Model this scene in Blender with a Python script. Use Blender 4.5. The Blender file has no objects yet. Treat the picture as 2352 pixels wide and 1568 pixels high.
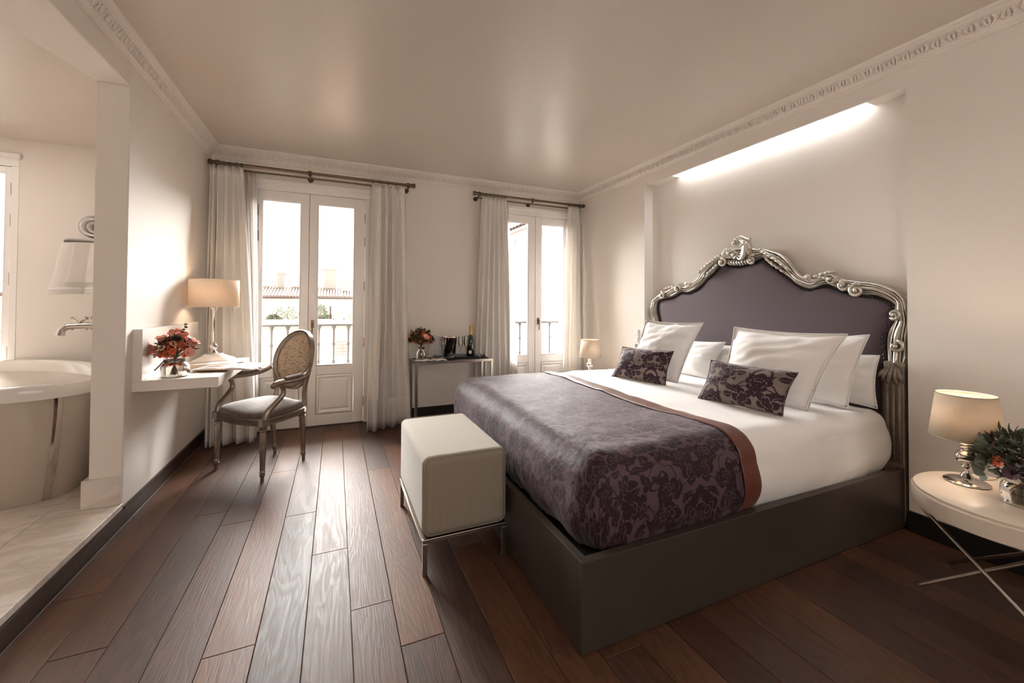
import bpy, bmesh, math, random
from mathutils import Vector, Matrix, noise
R = math.radians
PI = math.pi
SC = bpy.context.scene
C = SC.collection
random.seed(7)

# ------------------------------------------------------------------ camera
cd = bpy.data.cameras.new('camera')
cam = bpy.data.objects.new('camera', cd); C.objects.link(cam)
cd.sensor_width = 36.0; cd.lens = 931.2 * 36 / 2352
cd.shift_y = -(784 - 684.1) / 2352
cd.clip_start = 0.02; cd.clip_end = 200
YAW, PITCH, ROLL = 0.409972, 0.0156455, 0.0057763
fw = Vector((math.sin(YAW) * math.cos(PITCH), math.cos(YAW) * math.cos(PITCH), math.sin(PITCH)))
rt = Vector((math.cos(YAW), -math.sin(YAW), 0)); up = rt.cross(fw)
r2 = rt * math.cos(ROLL) + up * math.sin(ROLL); u2 = -rt * math.sin(ROLL) + up * math.cos(ROLL)
cam.matrix_world = Matrix(((r2.x, u2.x, -fw.x, 0), (r2.y, u2.y, -fw.y, 0), (r2.z, u2.z, -fw.z, 1.25), (0, 0, 0, 1)))
SC.camera = cam

# ------------------------------------------------------------------ sky, big lights, exposure
W = bpy.data.worlds.new('world'); SC.world = W; W.use_nodes = True
bg = W.node_tree.nodes['Background']
bg.inputs[0].default_value = (1.0, 0.975, 0.95, 1); bg.inputs[1].default_value = 1.0

def area(name, loc, rot, sx, sy, power, col):
    l = bpy.data.lights.new(name, 'AREA'); l.shape = 'RECTANGLE'; l.size = sx; l.size_y = sy
    l.energy = power; l.color = col
    o = bpy.data.objects.new(name, l); C.objects.link(o); o.location = loc; o.rotation_euler = rot
    return o
# soft fill light added behind the camera to lift the room
area('rear_fill_light', (0.4, -1.42, 1.7), (R(-90), 0, R(180)), 2.6, 1.5, 14, (1, 0.93, 0.87))
area('bathroom_fill_light', (-2.7, 3.5, 2.53), (0, 0, 0), 0.9, 0.9, 4, (1, 0.93, 0.88))  # unseen fill added to brighten the bathroom
# hazy sun beyond the houses, shining in through the french doors
sl = bpy.data.lights.new('hazy_sun', 'SUN'); sl.energy = 54; sl.angle = R(92); sl.color = (1, 0.975, 0.95)
so_ = bpy.data.objects.new('hazy_sun', sl); C.objects.link(so_)
so_.rotation_euler = Vector((-0.30, -0.82, -0.50)).to_track_quat('-Z', 'Y').to_euler()
for nm, px_, wx in (('daylight_portal', -0.22, 1.1), ('daylight_portal', 2.31, 1.05), ('daylight_portal', -2.73, 0.8)):
    p = area(nm, (px_, 4.87, 1.25), (R(-90), 0, 0), wx, 2.4, 1, (1, 1, 1)); p.data.cycles.is_portal = True

SC.view_settings.view_transform = 'Standard'; SC.view_settings.look = 'None'
SC.view_settings.gamma = 1; SC.view_settings.use_curve_mapping = False
SC.view_settings.exposure = 1.45
cy = SC.cycles
cy.use_denoising = True; cy.max_bounces = 9; cy.diffuse_bounces = 5; cy.glossy_bounces = 4; cy.transmission_bounces = 6
cy.transparent_max_bounces = 12; cy.sample_clamp_indirect = 6; cy.caustics_reflective = False; cy.caustics_refractive = False
cy.blur_glossy = 0.5

# ------------------------------------------------------------------ materials
def lin(c):
    return tuple(((v / 255) / 12.92 if v / 255 <= 0.04045 else ((v / 255 + 0.055) / 1.055) ** 2.4) for v in c)
class NT:
    def __init__(s, name):
        s.m = bpy.data.materials.new(name); s.m.use_nodes = True
        s.t = s.m.node_tree; s.b = s.t.nodes['Principled BSDF']; s.out = s.t.nodes['Material Output']
    def n(s, typ, ins=None, **kw):
        nd = s.t.nodes.new(typ)
        for k, v in kw.items(): setattr(nd, k, v)
        for k, v in (ins or {}).items():
            if isinstance(v, bpy.types.NodeSocket): s.t.links.new(v, nd.inputs[k])
            else: nd.inputs[k].default_value = v
        return nd
    def l(s, a, b): s.t.links.new(a, b)
    def math(s, op, a, b=0.0, c=0.0, clamp=False):
        return s.n('ShaderNodeMath', {0: a, 1: b, 2: c}, operation=op, use_clamp=clamp).outputs[0]
    def mix(s, f, a, b, typ='MIX'):
        nd = s.n('ShaderNodeMix', data_type='RGBA', blend_type=typ)
        for i, v in ((0, f), (6, a), (7, b)):
            if isinstance(v, bpy.types.NodeSocket): s.l(v, nd.inputs[i])
            else: nd.inputs[i].default_value = v if i == 0 else (*v[:3], 1)
        return nd.outputs[2]
    def ramp(s, f, stops):
        nd = s.n('ShaderNodeValToRGB', {0: f}); e = nd.color_ramp.elements
        while len(e) < len(stops): e.new(0.5)
        for q, (p, c) in zip(e, stops): q.position = p; q.color = (*c[:3], 1) if hasattr(c, '__len__') else (c, c, c, 1)
        return nd.outputs[0]
    def co(s, kind='Object', scale=(1, 1, 1), rnd=False):
        v = s.n('ShaderNodeTexCoord').outputs[kind]
        if rnd:
            oi = s.n('ShaderNodeObjectInfo').outputs['Random']
            k = s.math('MULTIPLY', oi, 37.0)
            cb = s.n('ShaderNodeCombineXYZ', {0: k, 1: k, 2: k}).outputs[0]
            v = s.n('ShaderNodeVectorMath', {0: v, 1: cb}, operation='ADD').outputs[0]
        return s.n('ShaderNodeMapping', {0: v, 3: scale}).outputs[0]
    def noise(s, vec, scale, detail=3, rough=0.5, dist=0.0):
        return s.n('ShaderNodeTexNoise', {'Vector': vec, 'Scale': scale, 'Detail': detail, 'Roughness': rough, 'Distortion': dist}).outputs[0]
    def bump(s, h, strength=0.2, dist=0.01):
        nd = s.n('ShaderNodeBump', {'Height': h, 'Strength': strength, 'Distance': dist})
        s.l(nd.outputs[0], s.b.inputs['Normal'])
    def set(s, **kw):
        for k, v in kw.items():
            i = s.b.inputs[k.replace('_', ' ')]
            if isinstance(v, bpy.types.NodeSocket): s.l(v, i)
            else: i.default_value = (*v, 1) if hasattr(v, '__len__') and len(v) == 3 else v
        return s
def simple(name, rgb, rough=0.5, metal=0.0, var=0.06, scale=8, bump=0.0, bscale=120, **kw):
    s = NT(name); c = lin(rgb)
    v = s.co()
    f = s.noise(v, scale, 3)
    s.set(Base_Color=s.mix(f, tuple(x * (1 - var) for x in c), tuple(min(1, x * (1 + var)) for x in c)), Roughness=rough, Metallic=metal)
    if bump: s.bump(s.noise(v, bscale, 2), bump, 0.002)
    for k, w in kw.items(): s.set(**{k: w})
    return s.m
M = {}
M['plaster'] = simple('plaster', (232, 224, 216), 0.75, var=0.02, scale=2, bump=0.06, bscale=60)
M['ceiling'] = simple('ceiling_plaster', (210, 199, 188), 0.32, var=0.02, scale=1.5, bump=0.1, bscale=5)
M['cornice'] = simple('cornice_plaster', (228, 219, 210), 0.6, var=0.02)
M['white_paint'] = simple('white_lacquer_paint', (238, 233, 229), 0.3, var=0.015)
M['desk'] = simple('white_gloss_board', (232, 226, 219), 0.22, var=0.015)
M['dark_base'] = simple('dark_brown_board', (58, 41, 31), 0.4, var=0.15, scale=20)
M['black_base'] = simple('black_board', (26, 24, 23), 0.4, var=0.1)
M['bed_lacquer'] = simple('taupe_metallic_lacquer', (76, 68, 62), 0.38, 0.35, var=0.05, scale=30, bump=0.05, bscale=300)
M['bed_inner'] = simple('black_bed_deck', (20, 19, 19), 0.7)
M['linen'] = simple('white_cotton', (240, 237, 234), 0.85, var=0.01, bump=0.25, bscale=9, Sheen_Weight=0.15)
M['chrome'] = simple('polished_chrome', (214, 208, 203), 0.08, 1.0, var=0.02)
M['steel'] = simple('brushed_steel', (168, 158, 148), 0.28, 1.0, var=0.05, scale=40)
M['rod'] = simple('bronze_rod', (112, 96, 82), 0.28, 1.0, var=0.05)
M['hinge'] = simple('brass_hinge', (150, 128, 104), 0.4, 0.9)
M['porcelain'] = simple('white_enamel', (232, 226, 219), 0.12, var=0.01)
M['tub_side'] = simple('cream_tub_skirt', (190, 178, 164), 0.15, var=0.015)
M['black_gloss'] = simple('black_lacquer', (24, 21, 20), 0.15)
M['iron'] = simple('grey_painted_iron', (32, 27, 23), 0.7, 0.0)
M['plastic'] = simple('white_switch_plastic', (230, 226, 222), 0.3, var=0.01)
M['switch_dark'] = simple('grey_socket_well', (120, 112, 106), 0.4)
M['nail'] = simple('dark_nailhead', (48, 40, 38), 0.3, 0.8)
M['dark_gimp'] = simple('dark_braid', (28, 23, 24), 0.8)
M['bottle'] = simple('green_bottle_glass', (22, 36, 24), 0.06, var=0.05, Coat_Weight=0.5)
M['foil'] = simple('gold_foil', (196, 150, 88), 0.35, 0.9, var=0.2, scale=60)
M['wax'] = simple('dark_pot_contents', (80, 56, 38), 0.6, var=0.4, scale=60)
M['paper'] = simple('white_paper', (236, 230, 222), 0.6, var=0.01)
M['print'] = simple('grey_print', (182, 174, 168), 0.7)
M['photo'] = simple('sepia_photo_print', (120, 98, 74), 0.35, var=0.45, scale=45)
M['kraft'] = simple('tan_cover_board', (170, 128, 92), 0.6, var=0.1)
M['towel'] = simple('white_terry', (238, 232, 226), 0.95, var=0.02, bump=0.8, bscale=420, Sheen_Weight=0.3)
M['leaf_dark'] = simple('dark_green_leaf', (70, 70, 50), 0.5, var=0.3, scale=30)
M['leaf_grey'] = simple('grey_green_leaf', (96, 104, 88), 0.5, var=0.2, scale=30)
M['leaf_fresh'] = simple('fresh_green_leaf', (92, 108, 40), 0.4, var=0.2, scale=30)
M['pink'] = simple('dusty_pink_petal', (236, 170, 152), 0.6, var=0.15, scale=40)
M['pale_pink'] = simple('pale_pink_petal', (226, 184, 168), 0.6, var=0.15, scale=40)
M['rust'] = simple('rust_red_petal', (210, 98, 58), 0.6, var=0.3, scale=60)
M['mauve'] = simple('grey_mauve_petal', (142, 132, 142), 0.6, var=0.2, scale=60)
M['plum'] = simple('plum_petal', (74, 46, 62), 0.6, var=0.2, scale=60)
M['stem'] = simple('brown_green_stem', (96, 86, 52), 0.6, var=0.2, scale=30)
M['table_lacquer'] = simple('cream_satin_lacquer', (214, 200, 184), 0.32, var=0.03, scale=5)
M['shade_inner'] = simple('white_shade_lining', (236, 228, 216), 0.6)
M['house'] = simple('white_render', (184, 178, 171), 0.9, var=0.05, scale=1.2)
M['house_grey'] = simple('pale_grey_render', (150, 145, 140), 0.9, var=0.05, scale=1.2)  # darker grey render of chimneys, terrace slab, eave and ground
M['tile_roof'] = simple('clay_roof_tile', (70, 48, 38), 0.9, var=0.35, scale=3)
M['tile_pale'] = simple('pale_clay_roof_tile', (150, 122, 102), 0.9, var=0.2, scale=3)
M['shutter'] = simple('grey_window_shutter', (150, 142, 132), 0.7)
M['ac'] = simple('white_ac_casing', (214, 208, 202), 0.5)
M['twine'] = simple('brown_twine', (98, 76, 58), 0.9, var=0.3, scale=80)
M['satin_band'] = simple('rust_satin', (98, 50, 38), 0.45, var=0.1, scale=5, bump=0.4, bscale=22, Sheen_Weight=0.12, Sheen_Tint=(0.9, 0.7, 0.6))

s = NT('clear_glass')                      # thin window and vessel glass
tr = s.n('ShaderNodeBsdfTransparent', {0: (0.97, 0.975, 0.97, 1)}); gl = s.n('ShaderNodeBsdfGlossy', {0: (1, 1, 1, 1), 'Roughness': 0.02})
fr = s.n('ShaderNodeFresnel', {0: 1.28}); mx = s.n('ShaderNodeMixShader', {0: fr.outputs[0], 1: tr.outputs[0], 2: gl.outputs[0]})
s.l(mx.outputs[0], s.out.inputs[0]); M['glass'] = s.m
s = NT('vessel_glass')
tr = s.n('ShaderNodeBsdfTransparent', {0: (0.9, 0.9, 0.87, 1)}); gl = s.n('ShaderNodeBsdfGlossy', {0: (1, 1, 1, 1), 'Roughness': 0.04})
fr = s.n('ShaderNodeFresnel', {0: 1.7}); fm = s.math('MULTIPLY', fr.outputs[0], 1.3, clamp=True); mx = s.n('ShaderNodeMixShader', {0: fm, 1: tr.outputs[0], 2: gl.outputs[0]})
s.l(mx.outputs[0], s.out.inputs[0]); M['vessel'] = s.m
s = NT('vase_water')
tr = s.n('ShaderNodeBsdfTransparent', {0: (0.86, 0.78, 0.6, 1)}); gl = s.n('ShaderNodeBsdfGlossy', {0: (1, 1, 1, 1), 'Roughness': 0.02})
mx = s.n('ShaderNodeMixShader', {0: 0.06, 1: tr.outputs[0], 2: gl.outputs[0]}); s.l(mx.outputs[0], s.out.inputs[0]); M['water'] = s.m

def fabric_translucent(name, rgb, trans, scale=60, transp=0.0):
    s = NT(name); v = s.co(); c = lin(rgb)
    w = s.noise(s.n('ShaderNodeMapping', {0: v, 3: (1, 1, 0.15)}).outputs[0], scale, 2)
    col = s.mix(w, tuple(x * 0.93 for x in c), c)
    d = s.n('ShaderNodeBsdfDiffuse', {0: col}); t = s.n('ShaderNodeBsdfTranslucent', {0: col})
    a = s.n('ShaderNodeMixShader', {0: trans, 1: d.outputs[0], 2: t.outputs[0]})
    if transp:
        a = s.n('ShaderNodeMixShader', {0: transp, 1: a.outputs[0], 2: s.n('ShaderNodeBsdfTransparent').outputs[0]})
    s.l(a.outputs[0], s.out.inputs[0]); return s.m
M['drape'] = fabric_translucent('cream_drape', (249, 245, 240), 0.22)
M['sheer'] = fabric_translucent('white_sheer', (240, 236, 232), 0.45, transp=0.22)
M['shade_linen'] = fabric_translucent('oatmeal_linen_shade', (206, 192, 174), 0.22, 160)
M['shade_cream'] = fabric_translucent('cream_lampshade', (238, 222, 202), 0.25, 60)

# linen of the bench: vertical slub
s = NT('greige_slub_linen'); v = s.co()
w = s.noise(s.n('ShaderNodeMapping', {0: v, 3: (34, 34, 1.6)}).outputs[0], 5, 4, 0.65); c = lin((143, 132, 117))
w2 = s.math('MULTIPLY', s.noise(v, 14, 3), 0.5)
s.set(Base_Color=s.mix(w2, s.mix(w, tuple(x * 0.72 for x in c), tuple(x * 1.2 for x in c)), c), Roughness=0.85, Sheen_Weight=0.25)
s.bump(w, 0.15, 0.002); M['bench_linen'] = s.m
# silver leaf for frame and chair, darker in blotches and creases
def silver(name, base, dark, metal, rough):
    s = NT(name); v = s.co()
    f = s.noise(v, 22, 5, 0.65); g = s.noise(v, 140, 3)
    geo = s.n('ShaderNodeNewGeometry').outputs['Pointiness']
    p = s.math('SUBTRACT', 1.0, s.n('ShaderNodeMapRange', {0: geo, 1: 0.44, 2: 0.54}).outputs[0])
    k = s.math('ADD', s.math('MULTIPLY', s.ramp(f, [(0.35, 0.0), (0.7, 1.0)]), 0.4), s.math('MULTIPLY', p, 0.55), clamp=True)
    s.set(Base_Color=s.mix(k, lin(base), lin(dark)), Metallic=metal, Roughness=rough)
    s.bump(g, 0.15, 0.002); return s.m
M['silver_leaf'] = silver('mottled_silver_leaf', (216, 208, 196), (64, 52, 44), 0.7, 0.36)
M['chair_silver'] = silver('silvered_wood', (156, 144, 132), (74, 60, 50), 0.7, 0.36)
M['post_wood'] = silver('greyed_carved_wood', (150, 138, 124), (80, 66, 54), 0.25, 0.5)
# headboard fabric
s = NT('plum_headboard_fabric'); v = s.co()
f = s.noise(s.n('ShaderNodeMapping', {0: v, 3: (1, 60, 4)}).outputs[0], 6, 3)
c = lin((80, 65, 71))
s.set(Base_Color=s.mix(f, tuple(x * 0.85 for x in c), tuple(x * 1.1 for x in c)), Roughness=0.65, Sheen_Weight=0.12, Sheen_Roughness=0.4)
s.bump(f, 0.08, 0.001); M['headboard'] = s.m
# damask: mirrored cells of petalled flowers, almond leaves and curling vines
def damask(name, dark, light, pu, pv, fscale, lscale, vine, sheen=0.5, rough=0.6, crush=0.0, tint=(0.9, 0.8, 0.82)):
    s = NT(name)
    sp = s.n('ShaderNodeSeparateXYZ', {0: s.n('ShaderNodeTexCoord').outputs['UV']})
    u = s.math('DIVIDE', sp.outputs[0], pu); w = s.math('DIVIDE', sp.outputs[1], pv)
    odd = s.math('MODULO', s.math('ABSOLUTE', s.math('FLOOR', u)), 2.0)
    w = s.math('ADD', w, s.math('MULTIPLY', odd, 0.5))
    mu = s.math('MULTIPLY', s.math('ABSOLUTE', s.math('SUBTRACT', s.math('FRACT', u), 0.5)), pu)
    fv = s.math('MULTIPLY', s.math('FRACT', w), pv)
    base = s.n('ShaderNodeCombineXYZ', {0: mu, 1: fv}).outputs[0]
    wob = s.n('ShaderNodeTexNoise', {'Vector': base, 'Scale': 11.0, 'Detail': 1}).outputs[1]
    wv = s.n('ShaderNodeVectorMath', {0: wob, 1: (0.5, 0.5, 0.5)}, operation='SUBTRACT').outputs[0]
    wv = s.n('ShaderNodeVectorMath', {0: wv, 3: 0.05}, operation='SCALE').outputs[0]
    cvec = s.n('ShaderNodeVectorMath', {0: base, 1: wv}, operation='ADD').outputs[0]
    def cell(scale, rnd):
        v = s.n('ShaderNodeTexVoronoi', {'Vector': cvec, 'Scale': scale, 'Randomness': rnd}, voronoi_dimensions='2D')
        d = s.n('ShaderNodeVectorMath', {0: cvec, 1: v.outputs['Position']}, operation='SUBTRACT').outputs[0]
        q = s.n('ShaderNodeSeparateXYZ', {0: d}); c = s.n('ShaderNodeSeparateXYZ', {0: v.outputs['Color']})
        return q.outputs[0], q.outputs[1], c.outputs[0], c.outputs[1]
    # flowers
    x, y, r1, r2 = cell(fscale, 0.55)
    rad = s.math('MULTIPLY', s.math('SQRT', s.math('ADD', s.math('MULTIPLY', x, x), s.math('MULTIPLY', y, y))), fscale)
    ang = s.math('ADD', s.math('ARCTAN2', y, x), s.math('MULTIPLY', r1, 6.0))
    pet = s.math('ABSOLUTE', s.math('COSINE', s.math('MULTIPLY', ang, 2.5)))
    R1 = s.math('ADD', 0.27, s.math('MULTIPLY', pet, 0.17))
    fl = s.math('LESS_THAN', rad, R1)
    ringl = s.math('GREATER_THAN', s.math('ABSOLUTE', s.math('SUBTRACT', rad, s.math('MULTIPLY', R1, 0.52))), 0.018)
    core = s.math('GREATER_THAN', s.math('ABSOLUTE', s.math('SUBTRACT', rad, 0.08)), 0.014)
    vein = s.math('MAXIMUM', s.math('GREATER_THAN', pet, 0.16), s.math('LESS_THAN', rad, 0.16))
    fl = s.math('MULTIPLY', s.math('MULTIPLY', fl, ringl), s.math('MULTIPLY', core, vein))
    # leaves
    x, y, r1, r2 = cell(lscale, 0.9)
    th = s.math('MULTIPLY', r1, 6.283); cs, sn = s.math('COSINE', th), s.math('SINE', th)
    lx = s.math('MULTIPLY', s.math('ADD', s.math('MULTIPLY', x, cs), s.math('MULTIPLY', y, sn)), lscale)
    ly = s.math('MULTIPLY', s.math('SUBTRACT', s.math('MULTIPLY', y, cs), s.math('MULTIPLY', x, sn)), lscale)
    ly = s.math('ADD', ly, s.math('MULTIPLY', s.math('MULTIPLY', lx, lx), 0.5))
    lim = s.math('MULTIPLY', 0.22, s.math('SUBTRACT', 1.0, s.math('MULTIPLY', s.math('MULTIPLY', lx, lx), 4.6)))
    ser = s.math('MULTIPLY', s.math('SINE', s.math('MULTIPLY', lx, 60.0)), 0.02)
    lf = s.math('LESS_THAN', s.math('ABSOLUTE', ly), s.math('ADD', lim, ser))
    rib = s.math('GREATER_THAN', s.math('ABSOLUTE', ly), 0.016)
    lf = s.math('MULTIPLY', lf, rib)
    # vines
    nn = s.noise(base, vine, 1, 0.5, 0.6)
    vn = s.math('LESS_THAN', s.math('ABSOLUTE', s.math('SUBTRACT', s.math('FRACT', s.math('MULTIPLY', nn, 5.0)), 0.5)), 0.07)
    k = s.math('MAXIMUM', s.math('MAXIMUM', fl, lf), vn)
    o = s.co(); cr = s.noise(o, 9, 4, 0.6, 1.0)
    lc = s.mix(cr, tuple(q * 0.75 for q in lin(light)), tuple(q * 1.25 for q in lin(light)))
    dc = s.mix(cr, tuple(q * 0.8 for q in lin(dark)), tuple(q * 1.25 for q in lin(dark)))
    s.set(Base_Color=s.mix(k, lc, dc), Roughness=rough, Sheen_Weight=sheen, Sheen_Roughness=0.35, Sheen_Tint=tint, Specular_IOR_Level=0.25)
    hh = s.math('ADD', s.math('MULTIPLY', k, 0.3), s.math('MULTIPLY', s.noise(o, 22, 4, 0.6), crush))
    s.bump(hh, 0.5, 0.006)
    return s.m
M['coverlet'] = damask('plum_velvet_damask', (42, 25, 31), (82, 62, 71), 0.56, 0.62, 7.5, 11.5, 7.0, sheen=0.32, rough=0.6, crush=1.8)
M['cushion'] = damask('cushion_damask', (52, 32, 42), (124, 110, 104), 0.27, 0.30, 7.2, 12.0, 7.0, sheen=0.3, rough=0.75, crush=0.3)

# chair cloths: woven with short slubs
def ikat(name, a, b, scl):
    s = NT(name); v = s.co(scale=scl)
    f = s.noise(v, 10, 2, 0.5); k = s.ramp(f, [(0.53, 0.0), (0.60, 1.0)])
    s.set(Base_Color=s.mix(k, lin(a), lin(b)), Roughness=0.8, Sheen_Weight=0.4); s.bump(f, 0.2, 0.002); return s.m
M['seat_cloth'] = ikat('brown_grey_velvet', (106, 89, 77), (78, 62, 52), (3, 12, 12))
M['back_cloth'] = ikat('tan_woven_cloth', (172, 150, 126), (96, 76, 58), (3, 12, 26))

# oak planks
s = NT('dark_oiled_oak'); v = s.co(rnd=True)
big = s.noise(s.n('ShaderNodeMapping', {0: v, 3: (7, 0.9, 1)}).outputs[0], 1.0, 3, 0.5, 0.4)
rings = s.math('FRACT', s.math('MULTIPLY', big, 16.0))
rg = s.ramp(rings, [(0.0, 0.0), (0.12, 0.15), (0.75, 0.8), (1.0, 0.1)])
fine = s.noise(s.n('ShaderNodeMapping', {0: v, 3: (160, 5, 1)}).outputs[0], 1.0, 3, 0.6)
tone = s.n('ShaderNodeObjectInfo').outputs['Random']
c1 = s.mix(tone, lin((44, 29, 22)), lin((80, 50, 33)))
c2 = s.mix(tone, lin((76, 52, 40)), lin((116, 78, 55)))
patch = s.noise(s.n('ShaderNodeMapping', {0: v, 3: (3, 1, 1)}).outputs[0], 1.6, 3)
g = s.math('ADD', s.math('MULTIPLY', rg, 0.6), s.math('MULTIPLY', fine, 0.5))
col = s.mix(g, c1, c2); col = s.mix(s.ramp(patch, [(0.35, 0.0), (0.7, 0.55)]), col, s.mix(g, lin((50, 40, 36)), lin((86, 68, 60))))
s.set(Base_Color=col, Roughness=s.n('ShaderNodeMapRange', {0: g, 3: 0.40, 4: 0.58}).outputs[0])
s.set(Specular_IOR_Level=0.24); s.bump(s.math('ADD', s.math('MULTIPLY', rg, 0.35), fine), 0.35, 0.002); M['oak'] = s.m
# marble
s = NT('pale_marble'); v = s.co('Object')
f = s.noise(s.n('ShaderNodeMapping', {0: v, 2: (0, 0, 0.6), 3: (1, 3.2, 1)}).outputs[0], 1.6, 6, 0.6, 1.2)
k = s.ramp(f, [(0.42, 0.0), (0.5, 0.75), (0.56, 0.0)])
s.set(Base_Color=s.mix(s.math('MULTIPLY', k, 0.6), lin((226, 217, 208)), lin((184, 172, 162))), Roughness=0.18); M['marble'] = s.m
def emis(name, col, st):
    s = NT(name); e = s.n('ShaderNodeEmission', {0: (*col, 1), 1: st}); s.l(e.outputs[0], s.out.inputs[0]); return s.m
M['rear_plaster'] = simple('rear_wall_plaster', (150, 130, 112), 0.5, var=0.15)  # plaster mid-tone on the unseen rear wall, chosen for the light it bounces
M['led'] = emis('led_bar_light', (0.86, 0.94, 1.0), 26)
M['bulb'] = emis('bulb_glow', (1.0, 0.78, 0.55), 12)

# ------------------------------------------------------------------ mesh helpers
class MB:
    def __init__(s): s.v = []; s.f = []; s.uv = []
    def add(s, vs, fs, uv=None):
        k = len(s.v); s.v += [tuple(p) for p in vs]; s.f += [tuple(i + k for i in f) for f in fs]
        s.uv += list(uv) if uv else [(p[0], p[1]) for p in vs]; return s
    def box(s, x0, y0, z0, x1, y1, z1):
        return s.add([(x0, y0, z0), (x1, y0, z0), (x1, y1, z0), (x0, y1, z0), (x0, y0, z1), (x1, y0, z1), (x1, y1, z1), (x0, y1, z1)],
                     [(3, 2, 1, 0), (4, 5, 6, 7), (0, 1, 5, 4), (1, 2, 6, 5), (2, 3, 7, 6), (3, 0, 4, 7)])
    def prism(s, poly, z0, z1):
        n = len(poly)
        return s.add([(x, y, z0) for x, y in poly] + [(x, y, z1) for x, y in poly],
                     [tuple(range(n))[::-1], tuple(range(n, 2 * n))] + [(i, (i + 1) % n, n + (i + 1) % n, n + i) for i in range(n)])
    def loft(s, rings, closed=True, cap0=True, cap1=True):
        n = len(rings[0]); fs = []; vs = [p for r in rings for p in r]
        for j in range(len(rings) - 1):
            for i in range(n if closed else n - 1):
                a = j * n + i; b = j * n + (i + 1) % n; fs.append((a, b, b + n, a + n))
        if cap0: fs.append(tuple(range(n))[::-1])
        if cap1: fs.append(tuple(range((len(rings) - 1) * n, len(rings) * n)))
        return s.add(vs, fs)
    def lathe(s, prof, cx=0, cy=0, n=24, sx=1.0, sy=1.0, cap=True):
        return s.loft([[(cx + r * sx * math.cos(2 * PI * i / n), cy + r * sy * math.sin(2 * PI * i / n), z) for i in range(n)] for r, z in prof], True, cap, cap)
    def tube(s, pts, r, n=8, sq=False):
        pts = [Vector(p) for p in pts]; rs = r if hasattr(r, '__len__') else [r] * len(pts)
        rings = []; ref = None
        for i, p in enumerate(pts):
            t = (pts[min(i + 1, len(pts) - 1)] - pts[max(i - 1, 0)]).normalized()
            if ref is None: ref = Vector((0, 0, 1)) if abs(t.z) < 0.9 else Vector((1, 0, 0))
            a = t.cross(ref).normalized(); b = t.cross(a).normalized(); ref = -b if False else (ref - t * ref.dot(t)).normalized()
            a = t.cross(ref).normalized(); b = ref
            rings.append([p + (a * math.cos(2 * PI * k / n) + b * math.sin(2 * PI * k / n)) * rs[i] for k in range(n)])
        return s.loft(rings)
    def stube(s, pts, rs, n=10, k=5):
        P = [Vector(p) for p in pts]; Q = []; S = []
        for i in range(len(P) - 1):
            a, b, c, d = P[max(i - 1, 0)], P[i], P[i + 1], P[min(i + 2, len(P) - 1)]
            for j in range(k):
                t = j / k; Q.append(0.5 * ((2 * b) + (c - a) * t + (2 * a - 5 * b + 4 * c - d) * t * t + (3 * b - a - 3 * c + d) * t ** 3)); S.append(rs[i] + (rs[i + 1] - rs[i]) * t)
        return s.tube(Q + [P[-1]], S + [rs[-1]], n)
    def ball(s, c, rx, ry=None, rz=None, n=10, m=6, rot=None):
        ry = rx if ry is None else ry; rz = rx if rz is None else rz
        vs = []; c = Vector(c)
        for j in range(m + 1):
            th = PI * j / m
            for i in range(n):
                p = Vector((rx * math.sin(th) * math.cos(2 * PI * i / n), ry * math.sin(th) * math.sin(2 * PI * i / n), rz * math.cos(th)))
                if rot: p = rot @ p
                vs.append(c + p)
        fs = [(j * n + i, (j + 1) * n + i, (j + 1) * n + (i + 1) % n, j * n + (i + 1) % n) for j in range(m) for i in range(n)]
        return s.add(vs, fs)
    def grid(s, fn, nu, nv, uvf=None):
        vs = []; uv = []
        for j in range(nv + 1):
            for i in range(nu + 1):
                vs.append(fn(i / nu, j / nv)); uv.append(uvf(i / nu, j / nv) if uvf else (i / nu, j / nv))
        w = nu + 1
        return s.add(vs, [(j * w + i, j * w + i + 1, (j + 1) * w + i + 1, (j + 1) * w + i) for j in range(nv) for i in range(nu)], uv)
    def build(s, name, m, parent=None, smooth=False, bevel=0, seg=2, sub=0, solid=0, world=False, ang=35):
        off = Vector((0, 0, 0))
        if world and parent:
            q = parent
            while q.parent: q = q.parent
            off = Vector(q.location)
        me = bpy.data.meshes.new(name); me.from_pydata([(p[0] - off.x, p[1] - off.y, p[2] - off.z) for p in s.v], [], s.f)
        ul = me.uv_layers.new(name='uv')
        for l in me.loops: ul.data[l.index].uv = s.uv[l.vertex_index]
        bm = bmesh.new(); bm.from_mesh(me); bmesh.ops.remove_doubles(bm, verts=bm.verts, dist=3e-5)
        bmesh.ops.recalc_face_normals(bm, faces=bm.faces); bm.to_mesh(me); bm.free()
        me.materials.append(M[m] if isinstance(m, str) else m)
        o = bpy.data.objects.new(name, me); C.objects.link(o)
        if parent: o.parent = parent
        if smooth:
            for p in me.polygons: p.use_smooth = True
            if ang < 180: me.set_sharp_from_angle(angle=R(ang))
        if solid: md = o.modifiers.new('solid', 'SOLIDIFY'); md.thickness = solid; md.offset = 0
        if bevel: md = o.modifiers.new('bevel', 'BEVEL'); md.width = bevel; md.segments = seg; md.limit_method = 'ANGLE'; md.angle_limit = R(40)
        if sub: md = o.modifiers.new('sub', 'SUBSURF'); md.levels = sub; md.render_levels = sub
        return o
def thing(name, label, cat, loc=(0, 0, 0), rz=0, group=None):
    o = bpy.data.objects.new(name, None); C.objects.link(o); o.location = loc; o.rotation_euler = (0, 0, rz)
    o.empty_display_size = 0.05; o['label'] = label; o['category'] = cat
    if group: o['group'] = group
    return o
def tag(o, label, cat, group=None):
    o['label'] = label; o['category'] = cat
    if group: o['group'] = group
    return o
def struct(o): o['kind'] = 'structure'; return o
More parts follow.
